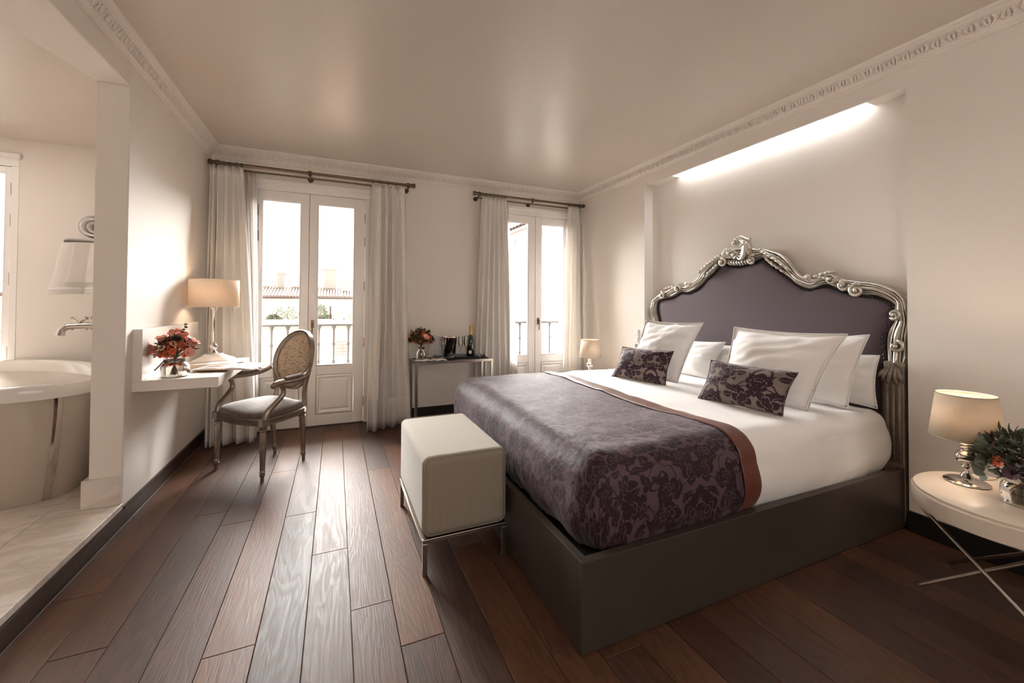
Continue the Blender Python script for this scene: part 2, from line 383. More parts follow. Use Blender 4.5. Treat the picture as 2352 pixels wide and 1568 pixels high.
def sempty(name, loc=(0, 0, 0)):
    o = bpy.data.objects.new(name, None); C.objects.link(o); o.location = loc; o['kind'] = 'structure'; return o
def inst(src, name, parent, loc=(0, 0, 0), rot=(0, 0, 0), sc=(1, 1, 1)):
    o = bpy.data.objects.new(name, src); C.objects.link(o); o.parent = parent; o.location = loc; o.rotation_euler = rot; o.scale = sc; return o
def box(*a): return MB().box(*a)
def nz(p, s=1.0, o=0.0): return noise.noise(Vector((p[0] * s + o, p[1] * s + o * 1.7, p[2] * s - o)))

# ------------------------------------------------------------------ room shell
LX, RX, BY, RY, CH = -1.09, 2.96, 4.56, -1.5, 2.71
NY0, NY1, NX, NZ = 1.21, 3.335, 3.07, 2.50
floor = struct(box(LX - 0.02, RY, -0.12, NX, BY + 0.06, -0.021).build('floor', 'dark_base'))
PW = 0.163
rng = random.Random(3)
for k in range(-8, 18):
    x0 = max(0.07 + PW * k, LX - 0.002); x1 = min(0.07 + PW * (k + 1), RX - 0.001)
    if x0 < -1.08: x0 = LX
    if x1 - x0 < 0.03: continue
    y = RY - rng.uniform(0, 1.6)
    while y < BY + 0.03:
        L = rng.choice((1.35, 1.7, 2.1)); y0 = max(y, RY); y1 = min(y + L, BY + 0.035)
        if y1 - y0 > 0.03:
            lift = rng.uniform(0, 0.0008)
            hx = (x1 - x0) / 2 - 0.0009; hy = (y1 - y0) / 2 - 0.0009; b = 0.0016
            o = MB().loft([[(-hx, -hy, -0.02), (hx, -hy, -0.02), (hx, hy, -0.02), (-hx, hy, -0.02)], [(-hx, -hy, -b), (hx, -hy, -b), (hx, hy, -b), (-hx, hy, -b)],
                           [(-hx + b, -hy + b, 0), (hx - b, -hy + b, 0), (hx - b, hy - b, 0), (-hx + b, hy - b, 0)]]).build('plank', 'oak', floor)
            o.location = ((x0 + x1) / 2, (y0 + y1) / 2, -0.0009 + lift)
        y += L

wb = MB()
OP = [(-3.13, -2.345, 0.0, 2.384), (-0.745, 0.325, 0.0, 2.406), (1.80, 2.82, 0.0, 2.412)]
xs = -3.75
for x0, x1, z0, z1 in OP:
    wb.box(xs, BY, -0.12, x0, BY + 0.32, 2.83); wb.box(x0, BY, z1, x1, BY + 0.32, 2.83); wb.box(x0, BY, -0.12, x1, BY + 0.32, -0.003); xs = x1
wb.box(xs, BY, -0.12, 3.35, BY + 0.32, 2.83)
struct(wb.build('wall_back', 'plaster'))
wr = MB()
wr.box(RX, RY, -0.12, 3.3, NY0, CH); wr.box(RX, NY1, -0.12, 3.3, BY, CH); wr.box(NX, NY0, -0.12, 3.3, NY1, CH)
wr.box(RX, NY0, NZ, RX + 0.012, NY1, CH); wr.box(RX + 0.012, NY0, 2.60, NX, NY1, CH)
wr.box(RX + 0.012, NY0, NZ, NX, 1.40, 2.60); wr.box(RX + 0.012, 2.97, NZ, NX, NY1, 2.60)
struct(wr.build('wall_right', 'plaster'))
wl = MB()
wl.box(-1.235, 2.98, -0.12, LX, BY, 2.83)
wl.prism([(LX, 2.98), (-1.235, 2.98), (-1.37, 2.52), (-2.55, RY), (LX, RY)], 2.48, 2.83)
struct(wl.build('wall_left', 'plaster', bevel=0.006))
struct(box(-3.75, RY - 0.2, -0.12, 3.3, RY, 2.83).build('wall_rear', 'rear_plaster'))
struct(box(-3.75, RY, -0.12, -3.55, BY, 2.83).build('wall_bathroom', 'plaster'))
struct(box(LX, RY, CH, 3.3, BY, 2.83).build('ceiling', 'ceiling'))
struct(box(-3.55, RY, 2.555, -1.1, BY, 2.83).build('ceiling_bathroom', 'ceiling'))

# marble platform of the bathroom, tile by tile
pf = struct(box(-3.55, RY, -0.12, LX + 0.001, BY, 0.095).build('floor_bathroom', 'white_paint'))
xe = [-1.40, -2.00, -2.60, -3.20, -3.55]; ye = [RY, -0.6, 0.3, 1.2, 2.1, 3.0, 3.9, BY]
def tile(x0, x1, y0, y1):
    hx = (x1 - x0) / 2 - 0.001; hy = (y1 - y0) / 2 - 0.001
    o = MB().loft([[(-hx, -hy, 0), (hx, -hy, 0), (hx, hy, 0), (-hx, hy, 0)], [(-hx, -hy, 0.023), (hx, -hy, 0.023), (hx, hy, 0.023), (-hx, hy, 0.023)],
                   [(-hx + .002, -hy + .002, 0.025), (hx - .002, -hy + .002, 0.025), (hx - .002, hy - .002, 0.025), (-hx + .002, hy - .002, 0.025)]]).build('tile', 'marble', pf)
    o.location = ((x0 + x1) / 2, (y0 + y1) / 2, 0.095)
for y0, y1 in zip([RY, 0.2, 1.6], [0.2, 1.6, 2.98]): tile(-1.40, LX + 0.006, y0, y1)
tile(-1.40, -1.235, 2.98, 3.9)
for a, b in zip(xe[:-1], xe[1:]):
    for y0, y1 in zip(ye[:-1], ye[1:]): tile(b, a, y0, y1)
# marble skirting of the wall end
sk = MB(); sk.box(-1.257, 2.958, 0.12, -1.235, 3.9, 0.275); sk.box(-1.235, 2.958, 0.12, -1.092, 2.98, 0.275)
struct(sk.build('baseboard_bathroom', 'marble', bevel=0.003))
# dark riser / baseboards
bl = MB(); bl.box(LX, RY, 0.0, LX + 0.014, BY, 0.088); bl.box(LX, 2.98, 0.088, LX + 0.014, BY, 0.1)
struct(bl.build('baseboard_left', 'dark_base', bevel=0.003))
bb = MB(); bb.box(0.36, BY - 0.014, 0, 1.77, BY, 0.1); bb.box(2.85, BY - 0.014, 0, RX, BY, 0.1); bb.box(LX + .02, BY - 0.014, 0, -0.78, BY, 0.1)
struct(bb.build('baseboard_back', 'black_base', bevel=0.002))
br = MB(); br.box(RX - 0.015, RY, 0, RX, NY0, 0.112); br.box(RX - 0.015, NY1, 0, RX, BY, 0.112)
struct(br.build('baseboard_right', 'black_base', bevel=0.002))

# cornices: stepped moulding plus a row of acanthus tongues
def cornice(name, p0, p1, inward):
    p0 = Vector(p0); p1 = Vector(p1); d = (p1 - p0).normalized(); L = (p1 - p0).length; n = Vector(inward)
    prof = [(0, -0.115), (0.012, -0.115), (0.014, -0.102), (0.02, -0.098), (0.022, -0.09), (0.03, -0.084), (0.052, -0.030), (0.060, -0.026), (0.062, -0.018), (0.075, -0.012), (0.082, -0.004), (0.084, 0.0), (0, 0.0)]
    t = struct(MB().loft([[q + n * a + Vector((0, 0, CH + b)) for a, b in prof] for q in (p0, p1)]).build(name, 'cornice'))
    m = MB(); step = 0.062; k = int(L / step)
    for i in range(k):
        c = p0 + d * (step * (i + 0.5))
        e = n * 0.041 + Vector((0, 0, CH - 0.057)); axis = (n * 0.022 + Vector((0, 0, 0.054))).normalized(); nor = (n * 0.054 + Vector((0, 0, -0.022))).normalized()
        flip = 1 if i % 2 else -1
        def P(a, b, h): return c + e + d * a + axis * b + nor * h
        for sgn in (-1, 1):                 # two curling lobes and a central dart
            pts = [P(sgn * 0.003, -0.024 * flip, 0.001), P(sgn * 0.016, -0.012 * flip, 0.005), P(sgn * 0.021, 0.006 * flip, 0.006), P(sgn * 0.013, 0.021 * flip, 0.005), P(sgn * 0.006, 0.012 * flip, 0.003)]
            m.tube(pts, [0.0025, 0.0055, 0.0068, 0.0055, 0.0025], 5)
        m.tube([P(0, -0.022 * flip, 0.002), P(0, 0.0, 0.006), P(0, 0.022 * flip, 0.002)], [0.0025, 0.0065, 0.0025], 5)
    o = m.build('acanthus_relief', 'cornice', t); o['kind'] = 'stuff'
cornice('trim_1', (LX, RY, 0), (LX, BY, 0), (1, 0, 0))
cornice('trim_2', (LX, BY, 0), (RX, BY, 0), (0, -1, 0))
cornice('trim_3', (RX, BY, 0), (RX, RY, 0), (-1, 0, 0))

# ------------------------------------------------------------------ french doors
def raised_panel(x0, x1, z0, z1, yf):
    """recess moulding ring and a raised field, facing -y at yf"""
    m = MB(); rings = []
    for ins, dy in ((0, 0), (0.006, -0.010), (0.018, -0.012), (0.026, 0.004), (0.040, 0.006), (0.058, -0.006)):
        rings.append([(x0 + ins, yf + dy, z0 + ins), (x1 - ins, yf + dy, z0 + ins), (x1 - ins, yf + dy, z1 - ins), (x0 + ins, yf + dy, z1 - ins)])
    m.loft(rings, cap0=False); return m
def french_door(name, ox0, ox1, seam, ztop, gl, gr, z0g, z1g, hinges=True, panel=True):
    root = sempty(name, ((ox0 + ox1) / 2, BY, 0)); yf = BY + 0.012
    f = MB(); a = 0.045
    f.box(ox0, BY - 0.0042, 0, ox0 + a, BY + 0.1, ztop + 0.0035); f.box(ox1 - a, BY - 0.0042, 0, ox1, BY + 0.1, ztop + 0.0035); f.box(ox0, BY - 0.004, ztop + 0.004, ox1, BY + 0.1, ztop + 0.055)
    for xa in (ox0 + a - 0.001, ox1 - a - 0.014): f.box(xa, BY + 0.062, 0, xa + 0.015, BY + 0.1, ztop)
    f.box(ox0 + a, BY + 0.062, ztop - 0.012, ox1 - a, BY + 0.0985, ztop + 0.006)
    f.build('door_frame', 'white_paint', root, bevel=0.004, world=True)
    l = MB(); l.box(ox0 - 0.01, BY - 0.022, ztop + 0.066, ox1 + 0.01, BY, ztop + 0.104); l.box(ox0, BY - 0.012, ztop + 0.052, ox1, BY, ztop + 0.068)
    l.build('lintel_moulding', 'white_paint', root, bevel=0.005, world=True)
    for side, (lx0, lx1, g) in enumerate(((ox0 + a + 0.003, seam - 0.003, gl), (seam + 0.003, ox1 - a - 0.003, gr))):
        m = MB(); th = 0.045
        m.box(lx0, yf, 0.012, g[0], yf + th, ztop); m.box(g[1], yf, 0.012, lx1, yf + th, ztop)
        m.box(g[0], yf, z1g, g[1], yf + th, ztop)
        pz0, pz1 = 0.12, z0g - 0.09
        m.box(g[0], yf, pz1, g[1], yf + th, z0g); m.box(g[0], yf, 0.012, g[1], yf + th, pz0)
        m.box(g[0], yf + 0.02, pz0, g[1], yf + th - 0.005, pz1)
        leaf = m.build('door_leaf', 'white_paint', root, bevel=0.003, world=True)
        b = MB(); w = 0.012
        for q in ((g[0], z0g, g[0] + w, z1g), (g[1] - w, z0g, g[1], z1g), (g[0], z0g, g[1], z0g + w), (g[0], z1g - w, g[1], z1g)):
            b.box(q[0], yf + 0.004, q[1], q[2], yf + 0.02, q[3])
        b.build('glazing_bead', 'white_paint', leaf, bevel=0.004, world=True)
        box(g[0] + 0.004, yf + 0.022, z0g + 0.004, g[1] - 0.004, yf + 0.026, z1g - 0.004).build('glass_pane', 'glass', leaf, world=True)
        raised_panel(g[0] + 0.004, g[1] - 0.004, pz0 + 0.004, pz1 - 0.004, yf + 0.006).build('raised_panel', 'white_paint', leaf, world=True)
        hx = ox0 + a if side == 0 else ox1 - a
        for hz in (2.15, 1.9, 1.43, 0.84, 0.22):
            MB().lathe([(0.006, hz - 0.05), (0.007, hz - 0.048), (0.007, hz + 0.048), (0.006, hz + 0.05)], hx, yf - 0.006, 8).build('hinge', 'hinge', leaf, True, world=True)
        if side == 1:
            box(seam - 0.012, yf + 0.02, 0.012, lx0 + 0.004, yf + 0.05, ztop).build('meeting_strip', 'white_paint', leaf, bevel=0.003, world=True)
            h = MB(); hx = (lx0 + g[0]) / 2; hz = 1.05
            h.box(hx - 0.014, yf - 0.006, hz - 0.05, hx + 0.014, yf, hz + 0.03)
            h.tube([(hx, yf, hz), (hx, yf - 0.03, hz), (hx, yf - 0.034, hz - 0.006)], 0.009, 8)
            h.tube([(hx, yf - 0.034, hz + 0.006), (hx, yf - 0.036, hz - 0.05), (hx - 0.004, yf - 0.036, hz - 0.12)], [0.009, 0.006, 0.007], 8)
            h.build('handle', 'rod', leaf, True, world=True)
    box(ox0, BY - 0.0, -0.003, ox1, BY + 0.1, 0.009).build('sill', 'dark_base', root, world=True)
french_door('door_1', -0.745, 0.325, -0.253, 2.352, (-0.668, -0.325), (-0.178, 0.176), 0.612, 2.262)
french_door('door_2', 1.80, 2.82, 2.305, 2.358, (1.885, 2.212), (2.388, 2.722), 0.612, 2.272)
french_door('door_3', -3.13, -2.345, -2.74, 2.33, (-3.04, -2.83), (-2.66, -2.425), 0.612, 2.285)

# balconies: slab and railing with turned balusters, one thing each
def railing(label, x0, x1, firstx):
    t = thing('balcony_railing', label, 'railing', ((x0 + x1) / 2, 5.0, -0.02))
    t['group'] = 'balcony railings'
    yb = 5.0
    m = MB(); m.box(x0, yb - 0.02, 0.996, x1, yb + 0.02, 1.018); m.box(x0, yb - 0.012, 0.03, x1, yb + 0.012, 0.05)
    m.box(x0, yb - 0.012, -0.02, x0 + 0.02, yb + 0.012, 1.0); m.box(x1 - 0.02, yb - 0.012, -0.02, x1, yb + 0.012, 1.0)
    m.build('rail', 'iron', t, world=True)
    pr = [(0.008, 0.05), (0.008, 0.52), (0.014, 0.54), (0.018, 0.56), (0.010, 0.58), (0.016, 0.60), (0.008, 0.62), (0.009, 0.77), (0.015, 0.785), (0.015, 0.80), (0.009, 0.812), (0.010, 0.94), (0.014, 0.97), (0.022, 0.985), (0.024, 0.998)]
    me = None; x = firstx
    while x < x1 - 0.04:
        if x > x0 + 0.04:
            if me is None:
                o = MB().lathe([(r, z + 0.02) for r, z in pr], 0, 0, 8).build('baluster', 'iron', t, True); me = o.data
            else: o = inst(me, 'baluster', t)
            o.location = (x - (x0 + x1) / 2, 0, 0)
        x += 0.1523
railing('grey iron balcony railing outside the left french door', -0.95, 0.55, -0.7765)
railing('grey iron balcony railing outside the right french door', 1.6, 3.15, 1.682)
for nm, a, b in (('balcony_slab', -1.0, 0.6), ('balcony_slab', 1.55, 3.2)):
    struct(box(a, BY + 0.32, -0.14, b, 5.06, -0.02).build('trim_balcony', 'house'))

# ------------------------------------------------------------------ curtains
def rod(label, x0, x1, brackets):
    t = thing('curtain_rod', label, 'curtain rod', ((x0 + x1) / 2, 4.42, 2.52)); z = 2.522; y = 4.42
    MB().tube([(x0, y, z), (x1, y, z)], 0.0135, 12).build('pole', 'rod', t, True, world=True)
    MB().tube([(x0 + 0.05, y + 0.07, z - 0.03), (x1 - 0.05, y + 0.07, z - 0.03)], 0.008, 10).build('rear_pole', 'rod', t, True, world=True)
    for e, s in ((x0, -1), (x1, 1)):
        MB().tube([(e - s * 0.09, y, z), (e - s * 0.02, y, z), (e - s * 0.018, y, z), (e, y, z), (e + s * 0.008, y, z)], [0.017, 0.017, 0.024, 0.025, 0.021], 14).build('finial', 'rod', t, True, world=True)
    for bx in brackets:
        m = MB(); m.tube([(bx, y, z - 0.012), (bx, y + 0.03, z - 0.03), (bx, BY, z - 0.03)], 0.006, 8); m.tube([(bx, BY - 0.012, z - 0.03), (bx, BY, z - 0.03)], 0.026, 14)
        m.lathe([(0.018, z - 0.018), (0.018, z + 0.018)], bx, y, 12) ; m.ball((bx, y, z - 0.026), 0.012)
        m.build('bracket', 'rod', t, True, world=True)
rod('bronze double curtain rod above the left french door', -1.06, 0.765, (-1.0, -0.247, 0.70))
rod('shorter bronze double curtain rod above the right french door', 1.44, 2.925, (1.50, 2.19, 2.87))

def curtain(label, mat, xt0, xt1, xb0, xb1, yt, yb, nf, amp, seed, rings=True, hem=0.0, zt=2.49, zb=0.012, name='curtain', ybr=None, cat='curtain'):
    rg = random.Random(seed); ph = [rg.uniform(-0.5, 0.5) for _ in range(nf + 3)]; wd = [rg.uniform(0.6, 1.4) for _ in range(nf + 2)]
    t = thing(name, label, cat, ((xb0 + xb1) / 2, yb, zb), 0, 'curtains of the french doors')
    nu, nv = nf * 12, 40
    ybr = yb if ybr is None else ybr
    cum = [0]
    for w in wd[:nf]: cum.append(cum[-1] + w)
    def warp(u):
        s = u * cum[-1]
        for i in range(nf):
            if s <= cum[i + 1] or i == nf - 1: return i + (s - cum[i]) / wd[i]
    def fn(u, v):
        z = zt + (zb - zt) * v
        e = min(1, v * 1.15) ** 0.8
        x = (xt0 + (xt1 - xt0) * u) * (1 - e) + (xb0 + (xb1 - xb0) * u) * e
        y0 = yt * (1 - e) + (yb + (ybr - yb) * u) * e
        k = warp(u); f = math.sin(2 * PI * k)
        pinch = 0.45 + 0.55 * min(1, v / 0.12) if v > 0.045 else 0.45 + 0.35 * (0.045 - v) / 0.045
        A = amp * pinch * (0.75 + 0.5 * v)
        fold = math.copysign(abs(f) ** 0.75, f)
        sway = 0.02 * math.sin(2.3 * v + k * 1.3) * v
        w = nz((k * 0.7, v * 1.6, seed), 1.0)
        y = y0 + A * fold + 0.018 * w * v
        x += A * 0.22 * math.sin(4 * PI * k + 0.6) * (0.5 + v) * 0.6 + sway + 0.02 * nz((k * 0.5, v * 1.2, seed + 9)) * v
        z += 0.006 * math.sin(k * 2.1) * v * 0 + (0.012 * nz((k, 3, seed)) if v == 1 else 0)
        return (x, y, z)
    o = MB().grid(fn, nu, nv).build('cloth', mat, t, True, world=True, ang=180, solid=0.002)
    if hem:
        def hf(u, v):
            x, y, z = fn(u, 1 - hem / (zt - zb) * (1 - v)); return (x, y - 0.003, z)
        MB().grid(hf, nu, 3).build('hem', mat, t, True, world=True, ang=180, solid=0.002)
    hd = MB().grid(lambda u, v: (lambda p: (p[0], p[1] - 0.003, p[2]))(fn(u, v * 0.035)), nu, 2).build('heading', mat, t, True, world=True, ang=180, solid=0.003)
    if rings:
        for i in range(nf + 1):
            x = xt0 + (xt1 - xt0) * min(1, max(0.0, (i + 0.2 * ph[i]) / nf)) ; x = min(max(x, xt0 + 0.01), xt1 - 0.01)
            pts = [(x + 0.004 * math.sin(a), yt + 0.02 * math.sin(a), 2.518 + 0.02 * math.cos(a)) for a in [2 * PI * q / 14 for q in range(15)]]
            MB().tube(pts, 0.0028, 6).build('curtain_ring', 'rod', t, True, world=True)
    return t
curtain('wide cream drape hanging behind the desk lamp, left of the left french door', 'drape', -1.05, -0.80, -1.04, -0.68, 4.42, 4.26, 5, 0.04, 1, hem=0.0)
curtain('narrow sheer white curtain beside the cream drape, at the left door edge', 'sheer', -0.80, -0.715, -0.725, -0.635, 4.47, 4.37, 2, 0.026, 2, rings=False, zt=2.475)
curtain('long cream drape right of the left french door with deep hem', 'drape', 0.33, 0.66, 0.27, 0.70, 4.42, 4.16, 4, 0.045, 3, hem=0.30, ybr=4.30)
curtain('soft white drape left of the right french door, behind the console table end', 'drape', 1.54, 1.84, 1.46, 1.93, 4.42, 4.475, 6, 0.03, 4)
curtain('thin sheer panel trailing over the left half of the right french door', 'sheer', 1.80, 1.88, 1.88, 2.03, 4.48, 4.46, 3, 0.018, 5, rings=False, zt=2.475)
curtain('cream drape right of the right french door, behind the small far lamp', 'drape', 2.69, 2.84, 2.56, 2.82, 4.42, 4.32, 4, 0.034, 6)
curtain('sheer strip of curtain in the far right corner of the room', 'sheer', 2.85, 2.93, 2.80, 2.92, 4.47, 4.38, 3, 0.022, 8, rings=False, zt=2.475)

# LED cove of the bed niche
t = thing('cove_light', 'long white light bar glowing at the top of the bed niche', 'light', (3.05, 2.17, 2.586))
box(-0.015, -0.75, 0.004, 0.015, 0.75, 0.014).build('holder', 'steel', t)
box(-0.010, -0.74, -0.006, 0.010, 0.74, 0.004).build('diffuser', 'led', t)

# ------------------------------------------------------------------ bed
BX, BY0, BY1 = 0.812, 1.232, 3.25
bed = thing('bed', 'large double bed base with taupe lacquered panels and silver carved purple headboard', 'bed', ((BX + 2.95) / 2, 2.24, 0))
FT = 0.332; th = 0.034
box(BX, BY0, 0.006, 3.0, BY0 + th, FT).build('side_panel', 'bed_lacquer', bed, bevel=0.002, world=True)
box(BX, BY1 - th, 0.006, 3.0, BY1, FT).build('side_panel', 'bed_lacquer', bed, bevel=0.002, world=True)
box(BX, BY0 + th + .0005, 0.006, BX + th, BY1 - th - .0005, FT).build('foot_panel', 'bed_lacquer', bed, bevel=0.002, world=True)
box(BX + th, BY0 + th, 0.2, 2.98, BY1 - th, 0.262).build('deck', 'bed_inner', bed, world=True)
mp = MB(); mp.box(BX + 0.01, BY0 + 0.01, 0, 2.95, BY1 - 0.01, 0.006); mp.build('plinth', 'bed_inner', bed, world=True)

OUT = [(3.291, 1.094), (3.291, 1.189), (3.279, 1.279), (3.229, 1.319), (3.156, 1.363), (3.073, 1.391), (2.977, 1.426), (2.907, 1.461), (2.828, 1.458), (2.747, 1.462), (2.689, 1.506), (2.646, 1.558), (2.609, 1.602), (2.545, 1.65), (2.479, 1.684), (2.403, 1.705), (2.334, 1.719), (2.244, 1.715), (2.181, 1.707), (2.123, 1.689), (2.064, 1.685), (2.017, 1.663), (1.968, 1.641), (1.923, 1.607), (1.886, 1.563), (1.85, 1.506), (1.817, 1.47), (1.774, 1.446), (1.724, 1.431), (1.685, 1.444), (1.656, 1.465), (1.619, 1.469), (1.584, 1.449), (1.547, 1.424), (1.501, 1.416), (1.461, 1.406), (1.412, 1.398), (1.366, 1.386), (1.324, 1.366), (1.279, 1.336), (1.24, 1.285), (1.225, 1.222), (1.219, 1.16), (1.224, 1.098), (1.228, 1.036), (1.232, 0.973), (1.24, 0.91)]
INN = [(3.174, 1.094), (3.201, 1.204), (3.194, 1.266), (3.174, 1.288), (3.126, 1.305), (3.045, 1.317), (2.963, 1.338), (2.886, 1.369), (2.808, 1.363), (2.713, 1.393), (2.642, 1.437), (2.586, 1.489), (2.532, 1.524), (2.479, 1.574), (2.428, 1.614), (2.387, 1.589), (2.291, 1.571), (2.241, 1.576), (2.199, 1.584), (2.138, 1.596), (2.078, 1.614), (2.034, 1.57), (1.991, 1.536), (1.955, 1.505), (1.914, 1.47), (1.871, 1.436), (1.835, 1.406), (1.795, 1.38), (1.741, 1.363), (1.691, 1.376), (1.659, 1.387), (1.615, 1.382), (1.582, 1.364), (1.547, 1.348), (1.501, 1.333), (1.466, 1.322), (1.423, 1.313), (1.377, 1.312), (1.335, 1.296), (1.306, 1.275), (1.279, 1.249), (1.294, 1.206), (1.29, 1.168), (1.311, 1.123), (1.326, 1.065), (1.33, 1.003), (1.32, 0.924)]
HC = 2.25                                   # axis of the headboard; hidden left leg mirrors the right one
OUT = [(2 * HC - y - 0.01, z) for y, z in OUT[:42:-1]] + OUT[1:]
INN = [(2 * HC - y - 0.01, z) for y, z in INN[:42:-1]] + INN[1:]
def smooth_poly(P, n):
    P = [Vector((a, b, 0)) for a, b in P]; out = []
    for i in range(len(P) - 1):
        p0 = P[max(i - 1, 0)]; p1 = P[i]; p2 = P[i + 1]; p3 = P[min(i + 2, len(P) - 1)]
        for k in range(n):
            t = k / n; out.append(0.5 * ((2 * p1) + (p2 - p0) * t + (2 * p0 - 5 * p1 + 4 * p2 - p3) * t * t + (3 * p1 - p0 - 3 * p2 + p3) * t ** 3))
    out.append(P[-1]); return out
so, si = smooth_poly(OUT, 4), smooth_poly(INN, 4)
hb = MB()
XH = 3.035
prof = [(0.0, 0.0), (0.0, 0.03), (0.05, 0.045), (0.12, 0.047), (0.17, 0.032), (0.24, 0.034), (0.30, 0.060), (0.40, 0.072), (0.50, 0.070), (0.58, 0.052), (0.64, 0.036), (0.70, 0.038), (0.76, 0.054), (0.84, 0.056), (0.90, 0.040), (0.95, 0.030), (1.0, 0.016), (1.0, 0.0)]
hb.loft([[(XH - h * (0.92 + 0.10 * math.sin(i * 0.55)), a.x + (b.x - a.x) * w, a.y + (b.y - a.y) * w) for w, h in prof] for i, (a, b) in enumerate(zip(so, si))])
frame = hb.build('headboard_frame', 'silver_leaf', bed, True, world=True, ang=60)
# upholstered panel: domed, closing just above the mattress
cpts = [p for p in si]
def panel():
    m = MB(); n = len(cpts); base = 0.60
    fine_ = []
    for p in cpts: fine_.append((p.x, p.y))
    fine_ += [(1.36, 0.86), (1.36, base), (1.8, base), (2.25, base), (2.7, base), (3.14, base), (3.14, 0.86)]
    cx, cz = 2.25, 1.06; rings = []
    for k, (sc_, h) in enumerate(((1.0, 0.012), (0.985, 0.024), (0.96, 0.031), (0.92, 0.035), (0.8, 0.0365), (0.6, 0.037), (0.35, 0.037), (0.12, 0.037))):
        rings.append([(XH - h, cx + (y - cx) * sc_, cz + (z - cz) * sc_) for y, z in fine_])
    m.loft(rings, cap0=False); return m
panel().build('upholstered_panel', 'headboard', bed, True, world=True, ang=180)
box(XH - 0.01, 1.26, 0.3, XH + 0.012, 3.24, 0.95).build('back_board', 'post_wood', bed, world=True)
m = MB()
m.tube([(XH - 0.024, p.x + (2.25 - p.x) * 0.006, p.y + (1.06 - p.y) * 0.018) for p in si], 0.0125, 6)
g_ = m.build('braid', 'dark_gimp', bed, True, world=True)
m = MB(); acc = 0; last = None
for p in si:
    if last is not None:
        acc += (p - last).length
        if acc > 0.021:
            acc = 0; m.ball((XH - 0.036, p.x + (2.25 - p.x) * 0.012, p.y + (1.06 - p.y) * 0.022), 0.0065, n=6, m=4)
    last = p
for k in range(60): m.ball((XH - 0.05, 1.9 + k * 0.021, 0.917), 0.005, n=6, m=4)
o = m.build('nailheads', 'nail', bed, True, world=True); o['kind'] = 'stuff'
def scroll(m, cy_, cz, r, turns, a0, sgn, tr, h=0.075, n=7):
    pts = []; rs = []
    N = int(turns * 12)
    for i in range(N + 1):
        k = i / N; rr = r * (1 - k) ** 0.85 + 0.003; a = a0 + sgn * 2 * PI * turns * k
        pts.append((XH - h + 0.018 * (1 - k) - 0.006, cy_ + rr * math.cos(a), cz + rr * math.sin(a))); rs.append(tr * (0.5 + 0.8 * (1 - k)) if i else tr * 0.6)
    m.tube(pts, rs, n); m.ball(pts[-1], tr * 1.15, n=8, m=5)
def leaf_lobe(m, y, z, ang, ln, wd, h=0.07, curl=0.4):
    pts = []; rs = []
    for i in range(7):
        k = i / 6; a = ang + curl * k
        y_, z_ = y + ln * k * math.cos(a), z + ln * k * math.sin(a)
        pts.append((XH - h * (0.8 + 0.35 * math.sin(PI * k)), y_, z_)); rs.append(wd * (0.35 + math.sin(PI * min(1, k * 0.9 + 0.1)) * 0.75))
    m.tube(pts, rs, 6)
cv = MB()
for a in ((2.413, 1.612, 0.034, 1.5, R(60), 1, 0.011), (2.148, 1.606, 0.034, 1.5, R(120), -1, 0.011), (2.90, 1.405, 0.03, 1.3, R(200), -1, 0.010), (3.10, 1.345, 0.034, 1.4, R(60), 1, 0.011),
          (1.455, 1.348, 0.040, 1.5, R(120), -1, 0.012), (1.60, 1.425, 0.036, 1.3, R(20), 1, 0.011), (1.272, 1.205, 0.028, 1.3, R(-40), -1, 0.009), (2.78, 1.45, 0.028, 1.2, R(140), 1, 0.009),
          (1.53, 1.385, 0.03, 1.2, R(180), 1, 0.010), (1.74, 1.44, 0.02, 1.2, R(0), 1, 0.008), (1.265, 1.02, 0.034, 1.2, R(90), 1, 0.010)):
    scroll(cv, *a)
# crest: an open C scroll with a curled feathered head
for rr, tw in ((0.062, 0.014), (0.046, 0.010), (0.032, 0.007)):
    pts = []; rs = []
    for i in range(17):
        a = R(-60) - R(250) * (i / 16) + PI
        pts.append((XH - 0.075 - 0.012 * math.sin(PI * i / 16), 2.235 - rr * 0.75 * math.cos(a) * 1.0, 1.705 + rr * 1.35 * math.sin(a))); rs.append(tw * (0.45 + 0.75 * math.sin(PI * (i + 1) / 18)))
    cv.tube(pts, rs, 7)
cv.tube([(XH - 0.05, 2.19, 1.64), (XH - 0.075, 2.165, 1.70), (XH - 0.08, 2.18, 1.76), (XH - 0.075, 2.23, 1.79), (XH - 0.075, 2.28, 1.785), (XH - 0.07, 2.302, 1.755), (XH - 0.07, 2.285, 1.74)], [0.02, 0.026, 0.026, 0.022, 0.017, 0.012, 0.008], 8)
for i in range(5):
    leaf_lobe(cv, 2.16 + 0.018 * i, 1.74 - 0.01 * abs(i - 2), R(75 + 18 * i), 0.055, 0.009, 0.085)
scroll(cv, 2.285, 1.757, 0.024, 1.4, R(90), 1, 0.009, 0.085)
scroll(cv, 2.29, 1.665, 0.028, 1.3, R(-60), -1, 0.010, 0.085)
for i in range(9): leaf_lobe(cv, 2.34 - 0.022 * i, 1.572 + 0.002 * abs(i - 4), R(90 + (i - 4) * 5), 0.05, 0.008, 0.06, 0)
for i in range(5): leaf_lobe(cv, 2.36, 1.66, R(60 - 22 * i) if i < 3 else R(20 + 25 * i), 0.07, 0.011, 0.07)
